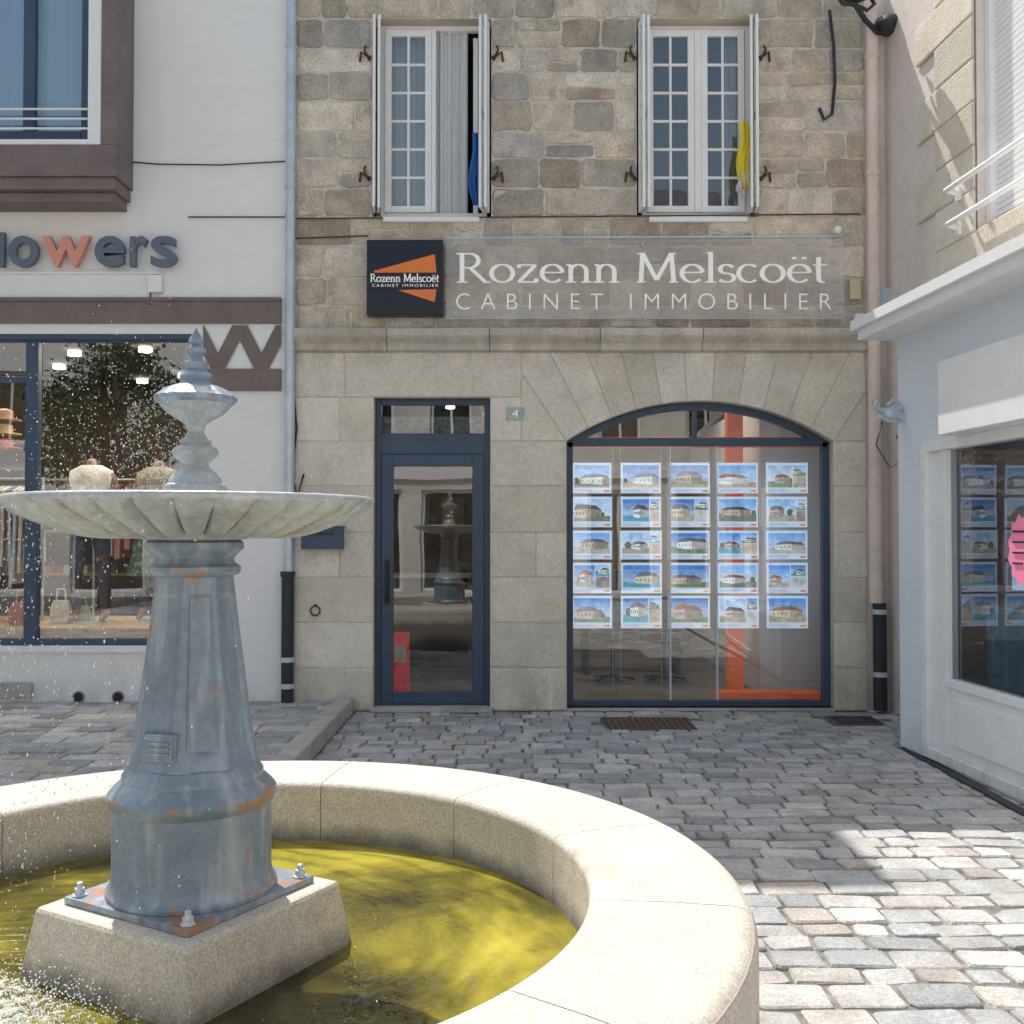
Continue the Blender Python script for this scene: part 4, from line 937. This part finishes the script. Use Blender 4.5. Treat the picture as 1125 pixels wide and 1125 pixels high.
b.lathe([(r*ks,z) for r,z in [(.238,.513),(.238,.524),(.228,.536),(.222,.56),(.221,.745),(.229,.755),(.235,.768),(.235,.785),(.222,.80),(.205,.815),(.198,.822),(.198,.834),(.190,.845),(.182,.86),(.17,.868)]],FCX,FCY,m_cast,n=72)
def oct_(r,z,t):
    a=(t+math.pi/8+.35)%(math.pi/4)-math.pi/8
    rr_=r/math.cos(a)*.965
    fz=(z-.90)/(1.34-.90)
    if .02<fz<.98 and abs(a)<math.pi/8*.66: rr_-=.008
    elif .02<fz<.98 and abs(a)<math.pi/8*.78: rr_-=.002
    return rr_,z
pr=[]
for k in range(41):
    f=k/40; z=.862+f*(1.385-.862); r=(.176-.072*f**.85)*.99; pr.append((r,z))
b.lathe(pr,FCX,FCY,m_cast,n=192,mod=oct_)
b.lathe([(.10,1.378),(.118,1.382),(.126,1.392),(.126,1.405),(.112,1.415),(.106,1.428),(.118,1.442),(.134,1.456),(.134,1.472),(.122,1.48),(.11,1.486)],FCX,FCY,m_cast,n=64)
ang=math.radians(-104); rad=Vector((math.cos(ang),math.sin(ang),0)); tan=Vector((-math.sin(ang),math.cos(ang),0))
for (hw,z0,z1,rd) in ((.052,.895,.965,.176),(.044,.902,.958,.179)):
    c0=C+rad*rd
    A=[c0-tan*hw+Vector((0,0,z0)),c0+tan*hw+Vector((0,0,z0)),c0+tan*hw+rad*-.008+Vector((0,0,z1)),c0-tan*hw+rad*-.008+Vector((0,0,z1))]
    Bk=[q-rad*.02 for q in A]; b.rings([Bk,A],m_cast,cap1=True)
for k in range(3):
    c0=C+rad*(.1815-.0015*k); z0=.912+k*.014; b.rings([[c0-tan*.034-rad*.004+Vector((0,0,z0)),c0+tan*.034-rad*.004+Vector((0,0,z0)),c0+tan*.034-rad*.004+Vector((0,0,z0+.006)),c0-tan*.034-rad*.004+Vector((0,0,z0+.006))],[c0-tan*.034+Vector((0,0,z0)),c0+tan*.034+Vector((0,0,z0)),c0+tan*.034+Vector((0,0,z0+.006)),c0-tan*.034+Vector((0,0,z0+.006))]],m_cast,cap1=True)
b.obj('pedestal_column',FN,smooth=28)
BZ=-.022
def bm(r,z,t):
    if .15<r<.49 and z<1.60: 
        k=math.sin(math.pi*min(1,(r-.15)/(.50-.15)))**.6 if r<.325 else 1-.55*(r-.325)/.165
        return r,z-.030*k*abs(math.sin(16*t))**.55+.012
    return r,z
b=B()
pb=[(.11,1.50),(.14,1.502),(.15,1.506)]+[(.155+.31*k/12,1.510+.066*(k/12)**1.6) for k in range(13)]+[(.476,1.584),(.486,1.592),(.499,1.603),(.502,1.611),(.499,1.619),(.488,1.622),(.46,1.612),(.3,1.600),(.12,1.595)]
b.lathe([(r,z+BZ) for r,z in pb],FCX,FCY,m_bowl,n=448,mod=bm); b.obj('upper_bowl',FN,smooth=60)
b=B()
b.lathe([(r,z+BZ) for r,z in [(.10,1.575),(.09,1.60),(.088,1.645),(.084,1.655),(.074,1.66),(.070,1.675),(.055,1.692),(.045,1.70),(.036,1.712),(.04,1.722),(.058,1.735),(.064,1.748),(.058,1.760),(.040,1.770),(.046,1.778),(.030,1.79),(.022,1.805),(.026,1.825),(.045,1.84),(.072,1.856),(.09,1.875),(.096,1.885)]],FCX,FCY,m_bowl,n=96,mod=lambda r,z,t:(r*(1+.05*abs(math.sin(8*t))) if z>1.80 else r,z))
b.lathe([(r,z+BZ) for r,z in [(.096,1.884),(.108,1.892),(.110,1.904),(.098,1.912),(.085,1.924),(.066,1.934),(.046,1.94),(.040,1.95),(.046,1.962),(.040,1.972),(.028,1.98),(.034,1.992),(.036,2.0),(.022,2.01),(.018,2.02),(.028,2.03),(.028,2.04),(.014,2.05),(.022,2.06),(.018,2.072),(.006,2.09),(.002,2.10)]],FCX,FCY,m_cast,n=120,mod=lambda r,z,t:(r*(1+.05*abs(math.sin(8*t))) if z<1.91 else r,z))
b.obj('finial',FN,smooth=40)
def dropmat():
    m=bpy.data.materials.new('water_drops'); m.use_nodes=True; p=m.node_tree.nodes['Principled BSDF']; p.inputs['Base Color'].default_value=(.85,.88,.9,1); p.inputs['Roughness'].default_value=.1; return m
md=dropmat(); b=B()
def drop(x,y,z,r,el=1.0):
    n=len(b.v); b.v+=[(x+r,y,z),(x,y+r,z),(x-r,y,z),(x,y-r,z),(x,y,z+r*el),(x,y,z-r*el)]
    for q in ((0,1,4),(1,2,4),(2,3,4),(3,0,4),(1,0,5),(2,1,5),(3,2,5),(0,3,5)): b.face([n+i for i in q],md,(1,1,1))
for k in range(2000):
    t=math.radians(random.gauss(195,38)); z=.31+1.26*R(); r=.49+.12*(1.6-z)*rr(.4,1.6)+abs(random.gauss(0,.03)); drop(FCX+r*math.cos(t),FCY+r*math.sin(t),z,rr(.0008,.0026),rr(1,2.4))
for k in range(1000):
    t=math.radians(random.gauss(190,50)); r=abs(random.gauss(0,.28)); drop(FCX+r*math.cos(t)-.05,FCY+r*math.sin(t),1.60+abs(random.gauss(0,.20)),rr(.0007,.0020),rr(1,1.6))
for k in range(7500):
    x=random.gauss(-1.32,.18); y=random.gauss(2.40,.14); h=abs(random.gauss(0,.04)); drop(x,y,.312+h,rr(.0012,.0036))
b.obj('water_spray',smooth=80)
# ---------------------------------------------------------------- light, sky, camera
el=math.radians(58); hd=Vector((-.45,.89,0)).normalized()
sd=Vector((hd.x*math.cos(el),hd.y*math.cos(el),math.sin(el)))
l=bpy.data.lights.new('sun','SUN'); l.energy=5.0; l.angle=math.radians(.5); l.color=(1,.965,.91)
lo=bpy.data.objects.new('sun',l); lo.rotation_euler=sd.to_track_quat('Z','Y').to_euler(); lo.location=(0,0,20); COL.objects.link(lo)
w=bpy.data.worlds.new('World'); bpy.context.scene.world=w; w.use_nodes=True; nt=w.node_tree
s=nt.nodes.new('ShaderNodeTexSky'); s.sky_type='NISHITA'; s.sun_disc=False; s.sun_elevation=el; s.sun_rotation=math.atan2(hd.x,hd.y); s.air_density=2.0; s.dust_density=4.0; s.ozone_density=1.5
nt.links.new(s.outputs[0],nt.nodes['Background'].inputs[0]); nt.nodes['Background'].inputs[1].default_value=.15
cam=bpy.data.cameras.new('camera'); co=bpy.data.objects.new('camera',cam); COL.objects.link(co)
cam.sensor_width=36; cam.lens=36; cam.clip_end=600; cam.clip_start=.05
co.location=(0,0,1.5); co.rotation_euler=(math.radians(90+1.15),0,0)
sc_=bpy.context.scene; sc_.camera=co
sc_.view_settings.view_transform='Standard'; sc_.view_settings.look='None'; sc_.view_settings.exposure=0
